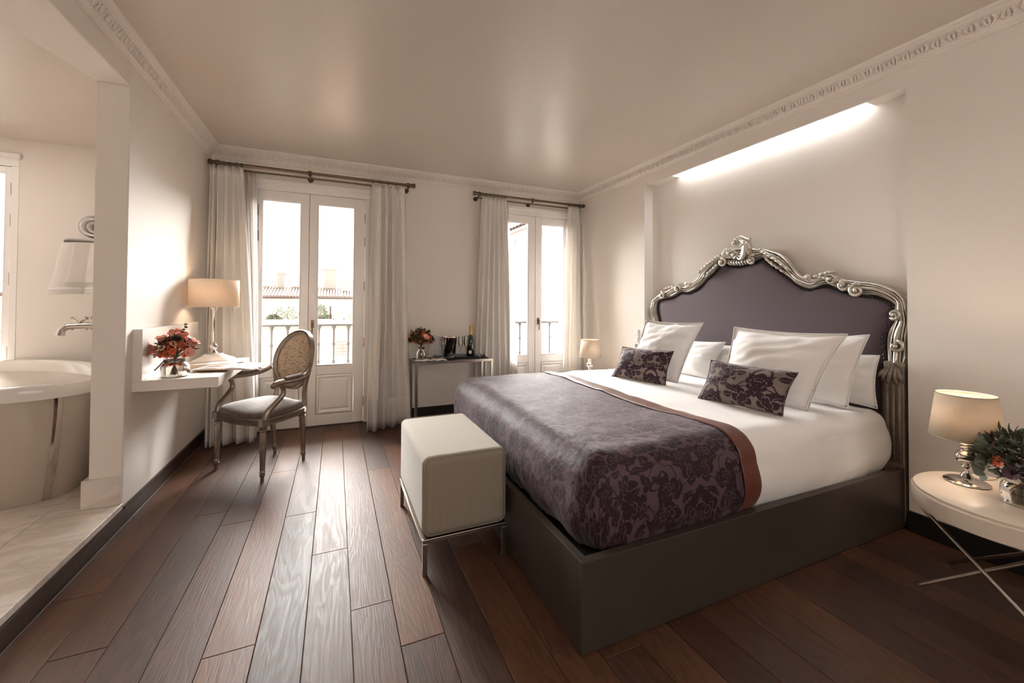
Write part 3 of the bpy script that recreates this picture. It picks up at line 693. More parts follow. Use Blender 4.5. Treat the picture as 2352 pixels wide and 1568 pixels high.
# acanthus sprays along the upper rails
def spray(y0, z0, dy, dz, n, ln, sgn):
    for i in range(n):
        k = i / max(1, n - 1); leaf_lobe(cv, y0 + dy * k, z0 + dz * k, math.atan2(dz, dy) + sgn * R(38), ln * (0.7 + 0.5 * math.sin(PI * k)), 0.010, 0.066, sgn * -0.8)
spray(2.65, 1.535, -0.17, 0.11, 7, 0.065, -1)
spray(2.60, 1.505, -0.12, 0.08, 5, 0.05, 1)
spray(1.86, 1.50, 0.20, 0.155, 8, 0.07, 1)
spray(1.90, 1.50, 0.11, 0.09, 5, 0.045, -1)
spray(2.93, 1.43, 0.10, -0.02, 4, 0.05, 1)
spray(1.52, 1.40, 0.12, 0.035, 5, 0.05, 1)
spray(1.70, 1.445, -0.09, 0.02, 4, 0.045, -1)
# ridge ribs along the mouldings
for w, tr in ((0.22, 0.0045), (0.66, 0.0045)):
    cv.tube([(XH - 0.05, a.x + (b.x - a.x) * w, a.y + (b.y - a.y) * w) for a, b in zip(so, si)], tr, 5)
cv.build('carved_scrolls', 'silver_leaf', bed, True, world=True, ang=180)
for yy, sg in ((1.275, 1), (3.20, -1)):
    m = MB(); m.box(XH - 0.07, yy - 0.045, 0.03, XH + 0.01, yy + 0.05, 0.93)
    m.build('post', 'post_wood', bed, bevel=0.006, world=True)
    m = MB()
    for q in (-0.028, 0.0, 0.028): m.tube([(XH - 0.075, yy + q, 0.36), (XH - 0.077, yy + q, 0.80)], 0.009, 6)
    for i in range(5): leaf_m = leaf_lobe(m, yy + 0.01 * (i - 2), 0.92 - 0.01 * abs(i - 2), R(-90 + (i - 2) * 14), 0.13 - 0.02 * abs(i - 2), 0.011, 0.088, 0.2)
    m.build('post_carving', 'post_wood', bed, True, world=True, ang=180)

# rounded slab of bedding
def slab(x0, x1, y0, y1, z0, z1, r, rc, off, amp, seed, close, xin=None, hemwave=0.0, bulge=0.02):
    """returns MB of skirt+top; outline is open on the head side when close is False"""
    x0 -= off; y0 -= off; y1 += off; z1 += off; ins = rc
    def outline():
        P = []; nseg = 9
        step = 0.03
        def line(a, b):
            L = math.hypot(b[0] - a[0], b[1] - a[1]); k = max(1, int(L / step)); return [(a[0] + (b[0] - a[0]) * i / k, a[1] + (b[1] - a[1]) * i / k) for i in range(k)]
        def arc(cx, cy_, a0, a1): return [(cx + rc * math.cos(a0 + (a1 - a0) * i / nseg), cy_ + rc * math.sin(a0 + (a1 - a0) * i / nseg)) for i in range(nseg)]
        if close:
            P += line((x1 - rc, y0), (x0 + rc, y0)); P += arc(x0 + rc, y0 + rc, -PI / 2, -PI); P += line((x0, y0 + rc), (x0, y1 - rc)); P += arc(x0 + rc, y1 - rc, PI, PI / 2)
            P += line((x0 + rc, y1), (x1 - rc, y1)); P += arc(x1 - rc, y1 - rc, PI / 2, 0); P += line((x1, y1 - rc), (x1, y0 + rc)); P += arc(x1 - rc, y0 + rc, 0, -PI / 2)
        else:
            ym_ = (y0 + y1) / 2; A = line((x1, y0), (x0 + rc, y0)) + arc(x0 + rc, y0 + rc, -PI / 2, -PI) + line((x0, y0 + rc), (x0, ym_)); P += A + [(x0, ym_)] + [(x, 2 * ym_ - y) for x, y in reversed(A)]
        return P
    P = outline(); H = z1 - z0
    prof = []                                   # (inset, z, unrolled distance)
    nb = 14
    for i in range(nb + 1):
        k = i / nb; z = z0 + (H - r) * k; prof.append((0.05 * (1 - k) ** 3 - bulge * math.sin(PI * k) * 0.8, z, (H - r) * (1 - k) + r * PI / 2))
    for i in range(1, 10):
        a = PI / 2 * i / 9; prof.append((r * (1 - math.cos(a)), z1 - r + r * math.sin(a), r * PI / 2 - r * a))
    for i in range(1, 3): prof.append((r + (ins - r) * i / 2, z1, -(ins - r) * i / 2))
    def nrm(i):
        x, y = P[i]; cx = min(max(x, x0 + rc), (x1 - rc) if close else x1 + 9); cy_ = min(max(y, y0 + rc), y1 - rc)
        v = Vector((x - cx if (x < x0 + rc - 1e-6 or (close and x > x1 - rc + 1e-6)) else 0, y - cy_ if (y < y0 + rc - 1e-6 or y > y1 - rc + 1e-6) else 0))
        return v.normalized() if v.length else Vector((0, -1))
    m = MB(); vs = []; uv = []; n = len(P)
    def disp(p):
        w = max(0, (z1 - p[2]) / H)
        q = Vector(p); a = amp * (nz(q, 2.2, seed) * 1.3 + nz(q, 6, seed + 3) * 0.45) + 0.004 * nz(q, 15, seed + 5)
        return a
    for j, (i_, z, d) in enumerate(prof):
        for k in range(n):
            nn = nrm(k); x, y = P[k]; px_, py_ = x - nn.x * i_, y - nn.y * i_
            zz = z
            low = max(0.0, 1 - (z - z0) / (H * 0.5))
            if j <= nb:
                s_ = x + y * 1.0 if True else 0
                wv = (nz((x * 7, y * 7, seed)) * 0.5 + nz((x * 16, y * 16, seed + 2)) * 0.5) * low
                wv = abs(wv) * 1.3; px_ += nn.x * hemwave * wv; py_ += nn.y * hemwave * wv; zz += hemwave * 0.8 * low * nz((x * 5, y * 5, seed + 7))
            dd = disp((px_, py_, zz)); outw = min(1, max(0, (d) / (r * PI / 2)))
            p = (px_ + nn.x * dd * outw, py_ + nn.y * dd * outw, zz + dd * (1 - outw))
            if not close and k in (0, n - 1): p = (p[0], p[1], p[2])
            vs.append(p); uv.append((x - nn.x * i_ + nn.x * max(0, d), y - nn.y * i_ + nn.y * max(0, d)))
    NI = 30; ym = (y0 + y1) / 2; xm = x0 + 0.5; xn = (x1 - 0.5) if close else 99
    for q in range(1, NI + 1):
        t = q / NI
        for k in range(n):
            nn = nrm(k); x, y = P[k]; ax, ay = x - nn.x * ins, y - nn.y * ins
            tx = min(max(ax, xm), xn); px_, py_ = ax + (tx - ax) * t, ay + (ym - ay) * t
            p = (px_, py_, z1); vs.append((px_, py_, z1 + disp(p))); uv.append((px_, py_))
    fs = []
    for j in range(len(prof) - 1 + NI):
        for k in range(n if close else n - 1):
            a = j * n + k; b = j * n + (k + 1) % n; fs.append((a, b, b + n, a + n))
    m.add(vs, fs, uv)
    return m
BZ0, BZ1 = 0.285, 0.652
DX0, DY0, DY1 = 0.885, 1.272, 3.215
mt_ = thing('mattress', 'mattress in a white fitted sheet, bulging at the head end of the bed', 'mattress', (1.9, 2.24, 0.263))
slab(DX0 + 0.05, 2.95, DY0 + 0.05, DY1 - 0.05, BZ0 - 0.02, BZ1 - 0.03, 0.10, 0.15, 0.0, 0.0, 5.0, True).build('core', 'linen', mt_, True, ang=180, world=True)
slab(2.15, 2.962, DY0 + 0.006, DY1 - 0.006, BZ0 - 0.02, BZ1 - 0.006, 0.085, 0.10, 0.0, 0.014, 5.0, True, hemwave=0.03, bulge=0.035).build('fitted_sheet', 'linen', mt_, True, ang=180, world=True)
duv = slab(DX0 + 0.015, 2.47, DY0, DY1, BZ0 - 0.006, BZ1, 0.13, 0.15, 0.004, 0.010, 1.0, False, hemwave=0.010, bulge=0.018).build('duvet', 'linen', None, True, ang=180)
tag(duv, 'smooth white duvet between the coverlet and the pillows of the bed', 'duvet')
# seam of the duvet near the head
cvl = slab(DX0, 1.688, DY0, DY1, BZ0 - 0.004, BZ1, 0.13, 0.15, 0.014, 0.013, 1.0, False, hemwave=0.035, bulge=0.015)
c_ = thing('coverlet', 'plum velvet damask coverlet with rust satin border over the foot of the bed', 'bedspread', (1.25, 2.24, BZ1))
cvl.build('velvet', 'coverlet', c_, True, world=True, ang=180)
# satin border: strip swept over the section
def section(off):
    P = []; y0, y1, z0, z1, r = DY0 - off, DY1 + off, BZ0 + 0.015, BZ1 + off, 0.13
    H = z1 - z0
    for i in range(15): k = i / 14; P.append((y0 + 0.05 * (1 - k) ** 3 - 0.025 * math.sin(PI * k) * 0.8, z0 + (H - r) * k))
    for i in range(1, 10): a = PI / 2 * i / 9; P.append((y0 + r * (1 - math.cos(a)), z1 - r + r * math.sin(a)))
    n = 50
    for i in range(1, n): P.append((y0 + r + (y1 - y0 - 2 * r) * i / n, z1))
    for i in range(10): a = PI / 2 * (1 - i / 9); P.append((y1 - r * (1 - math.cos(a)), z1 - r + r * math.sin(a)))
    for i in range(1, 10): k = i / 9; P.append((y1, z1 - r - (H - r) * k))
    return P
S_ = section(0.018)
def band(u, v):
    f = v * (len(S_) - 1); i = min(int(f), len(S_) - 2); k = f - i
    y = S_[i][0] * (1 - k) + S_[i + 1][0] * k; z = S_[i][1] * (1 - k) + S_[i + 1][1] * k
    x = 1.655 + 0.105 * u + 0.012 * nz((y * 2, z * 2, 3)) + (0.02 * (BZ1 - z) if True else 0)
    p = (x, y, z); a = 0.013 * (nz(p, 2.2, 1.0) * 1.3 + nz(p, 6, 4.0) * 0.45) + 0.003 * nz((x * 12, y * 12, z * 12))
    side = z < BZ1 - 0.06
    return (x, y - (a if side and y < 2 else 0), z + (0 if side else a) + 0.003 * math.sin(PI * u))
MB().grid(band, 6, 150).build('satin_border', 'satin_band', c_, True, world=True, ang=180, solid=0.003)

# ------------------------------------------------------------------ pillows
def pillow(name, label, cat, mat, BL, BR, TR, TL, thick, n=22, flange=0.0, seed=1, wr_=0.006, dent=0.0, grp='white pillows on the bed', uvs=None, lift=0.001):
    BL, BR, TR, TL = map(Vector, (BL, BR, TR, TL)); c = (BL + BR) / 2
    nor = ((BR - BL).cross(TL - BL)).normalized()
    if nor.x > 0: nor = -nor
    w_ = (BR - BL).length; h_ = (TL - BL).length
    t = thing(name, label, cat, c, 0, grp)
    def fn(side):
        def f(u, v):
            a, b = 2 * u - 1, 2 * v - 1
            pinch = 0.07
            uu = 0.5 + 0.5 * a * (1 - pinch * (1 - b * b) * 1.0); vv = 0.5 + 0.5 * b * (1 - pinch * (1 - a * a) * 1.0)
            p = (BL * (1 - uu) + BR * uu) * (1 - vv) + (TL * (1 - uu) + TR * uu) * vv
            fa = max(0, 1 - (abs(a) / (1 - flange)) ** 2.4) if abs(a) < 1 - flange else 0
            fb = max(0, 1 - (abs(b) / (1 - flange)) ** 2.4) if abs(b) < 1 - flange else 0
            hgt = thick * (fa * fb) ** 0.55 * (1 - dent * math.exp(-((a) ** 2 * 3 + (b - 0.9) ** 2 * 2)))
            e = (1 - a * a) * (1 - b * b)
            k = (nz((a * 1.3, b * 1.3, seed * 3.1 + side)) * 2.2 - abs(nz((a * 1.3 + b * 0.9, b * 3.4 - a * 1.2, seed * 5.3))) * 3.0 - abs(nz((a * 4 - b * 2, b * 3 + a, seed * 2.3))) * 1.0) * wr_ * min(1, e * 5)
            rad = math.sin(math.atan2(b, a) * 14 + seed) * 0.003 * (1 - e) * min(1, e * 8)
            p = p + nor * ((hgt + k + rad) if side > 0 else -(hgt * 0.8))
            p.z += 0.0 + lift
            return tuple(p)
        return f
    m = MB(); W_, H_ = w_, h_
    m.grid(fn(1), n, n, lambda u, v: (u * W_ + seed * 0.31, v * H_)); m.grid(fn(-1), n, n, lambda u, v: (u * W_, v * H_))
    m.build('pillow_cover' if 'damask' not in label else 'cushion_cover', mat, t, True, world=True, ang=180)
    # piped edge seam
    ed = []
    f1 = fn(1)
    for k in range(n): ed.append(f1(k / n, 0))
    for k in range(n): ed.append(f1(1, k / n))
    for k in range(n): ed.append(f1(1 - k / n, 1))
    for k in range(n + 1): ed.append(f1(0, 1 - k / n))
    MB().tube(ed, 0.0028, 5).build('edge_seam', mat, t, True, world=True, ang=180)
pillow('pillow', 'white pillow lying upright against headboard, mostly hidden behind the left pillows', 'pillow', 'linen', (2.87, 2.72, .655), (2.87, 2.18, .655), (2.925, 2.165, .93), (2.925, 2.70, .93), .05, seed=4)
pillow('pillow', 'rearmost white pillow on the right, lowest against the headboard', 'pillow', 'linen', (2.87, 1.87, .66), (2.87, 1.31, .66), (2.925, 1.322, .962), (2.925, 1.86, .95), .055, seed=6, flange=0.04)
pillow('pillow', 'white pillow just behind and right of the large left square pillow', 'pillow', 'linen', (2.70, 2.87, .655), (2.765, 2.35, .655), (2.87, 2.30, .955), (2.83, 2.84, .94), .07, seed=3)
pillow('pillow', 'white pillow with raised pointed corner behind the large right square pillow', 'pillow', 'linen', (2.72, 1.96, .655), (2.735, 1.39, .655), (2.85, 1.335, 1.085), (2.82, 1.87, 1.04), .075, seed=5, flange=0.05)
pillow('pillow', 'large white square pillow standing on the left side of the bed', 'pillow', 'linen', (2.33, 2.86, .655), (2.385, 2.33, .65), (2.665, 2.335, 1.112), (2.50, 2.80, 1.122), .10, seed=1, flange=0.07, dent=0.15, wr_=0.009, n=30)
pillow('pillow', 'large white square pillow standing on the right side of the bed', 'pillow', 'linen', (2.43, 2.03, .655), (2.45, 1.44, .65), (2.665, 1.35, 1.092), (2.56, 1.985, 1.10), .11, seed=2, flange=0.07, dent=0.15, wr_=0.009, n=30)
pillow('cushion', 'plum damask oblong cushion leaning on the left square pillow', 'cushion', 'cushion', (2.115, 2.775, .655), (2.225, 2.285, .655), (2.32, 2.30, .905), (2.205, 2.745, .90), .065, seed=7, grp='damask cushions', wr_=0.003)
pillow('cushion', 'plum damask oblong cushion leaning on the right square pillow, nearest the camera', 'cushion', 'cushion', (2.135, 1.915, .655), (2.21, 1.425, .655), (2.32, 1.41, .885), (2.24, 1.905, .895), .07, seed=8, grp='damask cushions', wr_=0.003)

# ------------------------------------------------------------------ bench at the foot
bn = thing('bench', 'greige linen upholstered bench on steel frame at the foot of the bed', 'bench', (0.585, 2.235, 0))
b0, b1, c0, c1 = 0.378, 0.792, 1.878, 2.600
box(b0, c0, 0.168, b1, c1, 0.536).build('seat', 'bench_linen', bn, world=True, bevel=0.035, seg=6)
def rr_path(x0, x1, y0, y1, z, r):
    P = []
    for cx, cy_, a in ((x1 - r, y0 + r, -PI / 2), (x1 - r, y1 - r, 0), (x0 + r, y1 - r, PI / 2), (x0 + r, y0 + r, PI)):
        for i in range(6): P.append((cx + r * math.cos(a + PI / 2 * i / 5), cy_ + r * math.sin(a + PI / 2 * i / 5), z))
    return P + [P[0]]
for yy in (c0 + 0.012, c1 - 0.012):
    P = []
    for cx, cz, a in ((b1 - .04, .21, -PI / 2), (b1 - .04, .50, 0), (b0 + .04, .50, PI / 2), (b0 + .04, .21, PI)):
        for i in range(6): P.append((cx + .034 * math.cos(a + PI / 2 * i / 5), yy - 0.006 if yy < 2 else yy + 0.006, cz + .034 * math.sin(a + PI / 2 * i / 5)))
    MB().tube(P + [P[0]], 0.0028, 5).build('piping', 'bench_linen', bn, True, world=True)
m = MB(); w = 0.022
for q in ((b0, c0, b1, c0 + w), (b0, c1 - w, b1, c1), (b0, c0 + w, b0 + w, c1 - w), (b1 - w, c0 + w, b1, c1 - w)): m.box(q[0], q[1], 0.146, q[2], q[3], 0.166)
m.build('base_frame', 'steel', bn, bevel=0.002, world=True)
for x in (b0, b1 - w):
    for y in (c0, c1 - w): box(x, y, 0, x + w, y + w, 0.146).build('leg', 'steel', bn, bevel=0.002, world=True)

# ------------------------------------------------------------------ bathtub and bathroom things
tb = thing('bathtub', 'freestanding oval white bathtub with cream skirt and chrome strip on marble', 'bathtub', (-2.01, 3.75, 0.121), 2.31)
def ring(a, b, z, n=56, e=2.15):
    return [(a * math.copysign(abs(math.cos(t_)) ** (2 / e), math.cos(t_)), b * math.copysign(abs(math.sin(t_)) ** (2 / e), math.sin(t_)), z) for t_ in [2 * PI * k / n for k in range(n)]]
prof = []
for i in range(13): k = i / 12; prof.append((0.755 + 0.125 * (1 - (1 - k) ** 1.7), 0.345 + 0.12 * (1 - (1 - k) ** 1.7), 0.592 * k))
MB().loft([ring(*p) for p in prof]).build('skirt', 'tub_side', tb, True, ang=60)
rp = [(0.880, 0.468, 0.594), (0.896, 0.486, 0.594), (0.900, 0.490, 0.602), (0.900, 0.490, 0.66), (0.892, 0.482, 0.671), (0.872, 0.462, 0.674), (0.845, 0.435, 0.672), (0.832, 0.422, 0.66), (0.815, 0.405, 0.58), (0.76, 0.355, 0.35), (0.70, 0.30, 0.16), (0.58, 0.2, 0.10), (0.2, 0.07, 0.09)]
MB().loft([ring(*p) for p in rp], cap0=False).build('basin', 'porcelain', tb, True, ang=60)
m = MB(); vs = []
for a, b, z in prof:
    vs.append([(-a - 0.004, -0.017, z), (-a - 0.006, 0.0, z), (-a - 0.004, 0.017, z), (-a + 0.01, 0.017, z), (-a + 0.01, -0.017, z)])
m.loft(vs).build('chrome_strip', 'chrome', tb, True)
fc = thing('bath_faucet', 'chrome wall spout with cross handles above the bathtub', 'faucet', (-1.239, 3.8, 1.08))
MB().tube([(0, 0, 0), (-0.12, 0, 0.003), (-0.36, 0, 0.004), (-0.45, 0, 0.0), (-0.487, 0, -0.02), (-0.498, 0, -0.06)], [0.024, 0.023, 0.021, 0.021, 0.021, 0.024], 12).build('spout', 'chrome', fc, True)
MB().tube([(0, 0.08, 0.012), (-0.22, 0.08, 0.012)], 0.02, 12).build('valve_body', 'chrome', fc, True)
for hx, hy in ((-0.16, -0.03), (-0.30, 0.03), (-0.40, 0.02)):
    m = MB(); m.ball((hx, hy, 0.02), 0.013)
    for a in range(4):
        ca, sa = math.cos(R(45 + 90 * a)), math.sin(R(45 + 90 * a)); m.tube([(hx, hy - 0.016, 0.02), (hx + 0.05 * ca, hy - 0.02, 0.02 + 0.05 * sa)], [0.006, 0.009], 6); m.ball((hx + 0.052 * ca, hy - 0.02, 0.02 + 0.052 * sa), 0.012, n=6, m=4)
    m.build('cross_handle', 'chrome', fc, True)
MB().tube([(-0.018, 0, 0), (0.002, 0, 0)], 0.034, 14).build('escutcheon', 'chrome', fc, True)
tr_ = thing('towel_rack', 'steel wall towel rack in the bathroom', 'towel rack', (-1.235, 4.0, 1.68))
m = MB(); m.box(-0.58, -0.012, 0, 0.0, 0.002, 0.018); m.box(-0.57, 0.20, 0, 0.0, 0.21, 0.014)
for x in (-0.565, -0.38, -0.19, -0.02): m.box(x, -0.004, 0, x + 0.01, 0.21, 0.01)
m.build('shelf_bars', 'steel', tr_)
rt_ = thing('rolled_towel', 'rolled white towel lying on the bathroom towel rack', 'towel', (-1.655, 4.09, 1.697))
pts = []
for i in range(80):
    k = i / 79; a = 2 * PI * 3.2 * k; r = 0.022 + 0.085 * k; pts.append((r * math.cos(a), 0, 0.112 + r * math.sin(a)))
pts = [(x, 0, max(z, 0.006)) for x, _, z in pts]
def rollf(u, v):
    i = min(int(u * 79), 78); k = u * 79 - i; p = Vector(pts[i]) * (1 - k) + Vector(pts[i + 1]) * k
    return (p.x, -0.11 + 0.24 * v + 0.012 * math.sin(u * 9), p.z)
MB().grid(rollf, 150, 4).build('towel_cloth', 'towel', rt_, True, ang=180, solid=0.016)
MB().grid(lambda u, v: (-0.16 + 0.3 * u, -0.1 + 0.22 * v, 0.012 + 0.004 * math.sin(u * 7)), 12, 6).build('folded_underlayer', 'towel', rt_, True, ang=180, solid=0.012)
ht = thing('hanging_towel', 'white bath towel hanging folded below the bathroom rack', 'towel', (-1.55, 3.985, 1.30))
def htf(u, v):
    z = 1.675 - 0.375 * v; x = -1.815 - 0.055 * v ** 1.5 + (0.53 + 0.05 * v) * u
    y = 3.975 - 0.04 * abs(math.sin(u * 7.5 + 0.9)) ** 0.6 * (0.35 + 0.65 * v) - 0.02 * nz((u * 4, v * 2, 3))
    return (x, y, z + 0.012 * math.sin(u * 3))
MB().grid(htf, 60, 24).build('towel_cloth', 'towel', ht, True, ang=180, solid=0.014, world=True)
MB().grid(lambda u, v: (lambda p: (p[0], p[1] - 0.016, p[2]))(htf(u * 0.86 + 0.14, v * 0.8)), 50, 16).build('folded_layer', 'towel', ht, True, ang=180, solid=0.014, world=True)
MB().grid(lambda u, v: (lambda p: (p[0], p[1] - 0.004, p[2]))(htf(u, 0.87 + 0.06 * v)), 50, 2).build('woven_border', 'linen', ht, True, ang=180, solid=0.016, world=True)

# ------------------------------------------------------------------ wall desk
dk = thing('wall_desk', 'white wall-mounted desk with upright backboard', 'desk', (-0.88, 3.58, 0.722))
box(LX, 3.07, 0.722, -0.668, 4.06, 0.786).build('desktop', 'desk', dk, bevel=0.0015, world=True)
box(LX, 3.07, 0.7865, LX + 0.045, 4.135, 1.09).build('backboard', 'desk', dk, bevel=0.0015, world=True)

# table lamps
def lathe_part(prof, name, mat, parent, n=28, **k): return MB().lathe(prof, 0, 0, n, **k).build(name, mat, parent, True, ang=50)
def bulb_light(parent, z, power, col=(1, 0.8, 0.62), r=0.03):
    l = bpy.data.lights.new('bulb_light', 'POINT'); l.energy = power; l.color = col; l.shadow_soft_size = r
    o = bpy.data.objects.new('bulb_light', l); C.objects.link(o); o.parent = parent; o.location = (0, 0, z)
dl = thing('table_lamp', 'tall glass column lamp with wide cream drum shade on the white desk', 'lamp', (-0.893, 3.93, 0.787))
sh = MB()
def drum(m, r0, r1, z0, z1, sx=1, sy=1, n=40): return m.loft([[(r0 * sx * math.cos(2 * PI * i / n), r0 * sy * math.sin(2 * PI * i / n), z0) for i in range(n)], [(r1 * sx * math.cos(2 * PI * i / n), r1 * sy * math.sin(2 * PI * i / n), z1) for i in range(n)]], True, False, False)
drum(sh, 0.168, 0.168, 0.43, 0.645, 1.0, 0.8).build('lamp_shade', 'shade_cream', dl, True, solid=0.002)
for z in (0.43, 0.645): MB().tube([(0.168 * math.cos(a), 0.1344 * math.sin(a), z) for a in [2 * PI * k / 40 for k in range(41)]], 0.003, 6).build('shade_rim', 'shade_cream', dl, True)
m = MB()
for s_, z0, z1, s2 in ((0.125, 0.0, 0.012, 0.125), (0.118, 0.012, 0.045, 0.06), (0.06, 0.045, 0.055, 0.055)):
    m.loft([[(-s_, -s_, z0), (s_, -s_, z0), (s_, s_, z0), (-s_, s_, z0)], [(-s2, -s2, z1), (s2, -s2, z1), (s2, s2, z1), (-s2, s2, z1)]])
m.build('lamp_base', 'porcelain', dl, bevel=0.003)
lathe_part([(0.03, 0.055), (0.034, 0.065), (0.02, 0.075), (0.014, 0.085), (0.028, 0.10), (0.03, 0.115), (0.018, 0.13), (0.014, 0.14), (0.013, 0.40), (0.02, 0.41), (0.022, 0.425), (0.012, 0.43), (0.01, 0.5)], 'column', 'chrome', dl)
MB().ball((0, 0, 0.52), 0.03).build('bulb', 'bulb', dl, True); bulb_light(dl, 0.54, 1.0, (1, 0.76, 0.56), 0.04)
def chrome_lamp(label, loc, power):
    t = thing('table_lamp', label, 'lamp', loc, 0, 'chrome bedside lamps')
    lathe_part([(0.0, 0), (0.07, 0), (0.073, 0.003), (0.073, 0.006), (0.062, 0.013), (0.035, 0.019), (0.02, 0.021), (0.0, 0.021)], 'lamp_base', 'chrome', t)
    lathe_part([(0.018, 0.02), (0.021, 0.028), (0.014, 0.04), (0.010, 0.052), (0.010, 0.062), (0.016, 0.068), (0.018, 0.073), (0.012, 0.078), (0.016, 0.084), (0.030, 0.092), (0.037, 0.106), (0.037, 0.116), (0.030, 0.13), (0.019, 0.138), (0.018, 0.145), (0.021, 0.149), (0.021, 0.154), (0.017, 0.158), (0.022, 0.163), (0.022, 0.168), (0.017, 0.173), (0.021, 0.178), (0.021, 0.183), (0.015, 0.188), (0.006, 0.19), (0.006, 0.24)], 'column', 'chrome', t)
    drum(MB(), 0.116, 0.093, 0.196, 0.385).build('lamp_shade', 'shade_linen', t, True, solid=0.002)
    for r_, z in ((0.1165, 0.196), (0.0935, 0.385)): MB().tube([(r_ * math.cos(a), r_ * math.sin(a), z) for a in [2 * PI * k / 40 for k in range(41)]], 0.0022, 6).build('shade_rim', 'shade_linen', t, True)
    MB().ball((0, 0, 0.265), 0.022).build('bulb', 'bulb', t, True); bulb_light(t, 0.29, power)
    MB().tube([(0.07, 0.0, 0.004), (0.12, -0.03, 0.004), (0.17, -0.04, 0.004)], 0.003, 6).build('cable', 'shade_linen', t, True)
    return t
# round bedside tables on crossed steel rods
def bed_table(label, loc, rz=0):
    t = thing('bedside_table', label, 'table', loc, rz, 'round bedside tables'); r = 0.292
    lathe_part([(r - 0.004, 0.40), (r, 0.402), (r, 0.468), (r - 0.002, 0.47), (r - 0.006, 0.4705)], 'apron', 'table_lacquer', t, 72)
    lathe_part([(0.0, 0.4706), (r - 0.010, 0.4706), (r - 0.008, 0.473), (r - 0.0075, 0.479), (r - 0.010, 0.481), (0.0, 0.481)], 'table_top', 'table_lacquer', t, 72)
    m = MB(); vs = []
    for i in range(31):
        a = R(146 + 104 * i / 30); ca, sa = math.cos(a), math.sin(a); vs.append([((r - .003) * ca, (r - .003) * sa, 0.404), ((r + .0035) * ca, (r + .0035) * sa, 0.404), ((r + .0035) * ca, (r + .0035) * sa, 0.466), ((r - .003) * ca, (r - .003) * sa, 0.466)])
    m.loft(vs).build('drawer_front', 'table_lacquer', t)
    return t
TX, TY = 2.487, 0.695
bt = bed_table('cream lacquered round bedside table on crossed steel legs, nearest the camera', (TX, TY, 0))
for a, b in (((2.424, 0.958, 0), (2.64, 0.47, .40)), ((2.764, 0.981, 0), (2.60, 0.49, .40)), ((2.24, 0.43, 0), (2.33, 0.925, .40)), ((2.72, 0.40, 0), (2.63, 0.90, .40))):
    a = Vector(a) - Vector((TX, TY, 0)); b = Vector(b) - Vector((TX, TY, 0)); MB().tube([a, b], 0.0075, 10).build('leg', 'steel', bt, True)
bt2 = bed_table('cream lacquered round bedside table hidden beyond the far side of the bed', (2.60, 3.78, 0))
for a, b in (((-.06, .26, 0), (.15, -.22, .40)), ((.27, .28, 0), (.11, -.20, .40)), ((-.25, -.26, 0), (-.16, .23, .40)), ((.23, -.29, 0), (.14, .2, .40))): MB().tube([a, b], 0.0075, 10).build('leg', 'steel', bt2, True)
chrome_lamp('chrome baluster lamp with oatmeal shade on the nearest bedside table', (2.545, 0.845, 0.4812), 2.6)
chrome_lamp('small chrome lamp with pale shade beyond the bed by the right french door', (2.56, 3.74, 0.4812), 1.6)

# ------------------------------------------------------------------ Louis style armchair
ch = thing('armchair', 'silvered oval-back armchair with taupe velvet seat at the wall desk', 'chair', (-0.485, 3.630, 0), R(132.9))
legp = [(0.0, 0.0), (0.010, 0.0), (0.013, 0.012), (0.011, 0.03), (0.017, 0.045), (0.019, 0.055), (0.014, 0.062), (0.020, 0.07), (0.015, 0.078), (0.017, 0.09), (0.0235, 0.33), (0.019, 0.345), (0.026, 0.352), (0.026, 0.362), (0.019, 0.368), (0.025, 0.376), (0.025, 0.386), (0.0, 0.386)]
def leg(x, y, dx, dy, mir=1):
    n = 16; rings = []
    for r, z in legp:
        k = (0.386 - z) / 0.386; cx, cy_ = x + dx * k, y + dy * k
        fl = 0.12 if 0.09 <= z <= 0.34 else 0
        rings.append([(cx + max(r, 1e-4) * (1 - fl * (i % 2)) * math.cos(2 * PI * i / n), cy_ + max(r, 1e-4) * (1 - fl * (i % 2)) * math.sin(2 * PI * i / n), z) for i in range(n)])
    o = MB().loft(rings).build('leg', 'chair_silver', ch, True, ang=40)
leg(-0.252, 0.195, -0.006, 0.006); leg(0.252, 0.195, 0.006, 0.006); leg(-0.178, -0.175, 0.012, -0.03); leg(0.178, -0.175, -0.012, -0.03)
# seat rail: bowed outline extruded, stepped
def seat_outline(off=0.0, n=10):
    P = []
    def q(a, b, c, k): return tuple((1 - k) ** 2 * a[i] + 2 * k * (1 - k) * b[i] + k * k * c[i] for i in (0, 1))
    for k in range(n): P.append(q((-0.275, 0.20), (0.0, 0.30), (0.275, 0.20), k / n))
    for k in range(n): P.append(q((0.275, 0.20), (0.275, -0.02), (0.20, -0.19), k / n))
    for k in range(n): P.append(q((0.20, -0.19), (0, -0.255), (-0.20, -0.19), k / n))
    for k in range(n): P.append(q((-0.20, -0.19), (-0.275, -0.02), (-0.275, 0.20), k / n))
    return [(x * (1 + off / 0.24), (y) * (1 + off / 0.2)) for x, y in P]
m = MB(); rg_ = []
for off, z in ((-0.018, 0.384), (0.0, 0.386), (0.004, 0.396), (-0.002, 0.402), (0.005, 0.410), (-0.002, 0.417), (0.003, 0.424), (-0.004, 0.432), (-0.01, 0.434)): rg_.append([(x, y, z) for x, y in seat_outline(off)])
m.loft(rg_).build('seat_rail', 'chair_silver', ch, True, ang=50)
m = MB(); rg_ = []
for off, z in ((-0.012, 0.432), (-0.006, 0.445), (-0.012, 0.462), (-0.035, 0.482), (-0.07, 0.497), (-0.12, 0.507), (-0.18, 0.511)): rg_.append([(x, y * 1.0, z + 0.004 * math.sin(x * 20)) for x, y in seat_outline(off)])
m.loft(rg_, cap0=False).build('seat', 'seat_cloth', ch, True, ang=180)
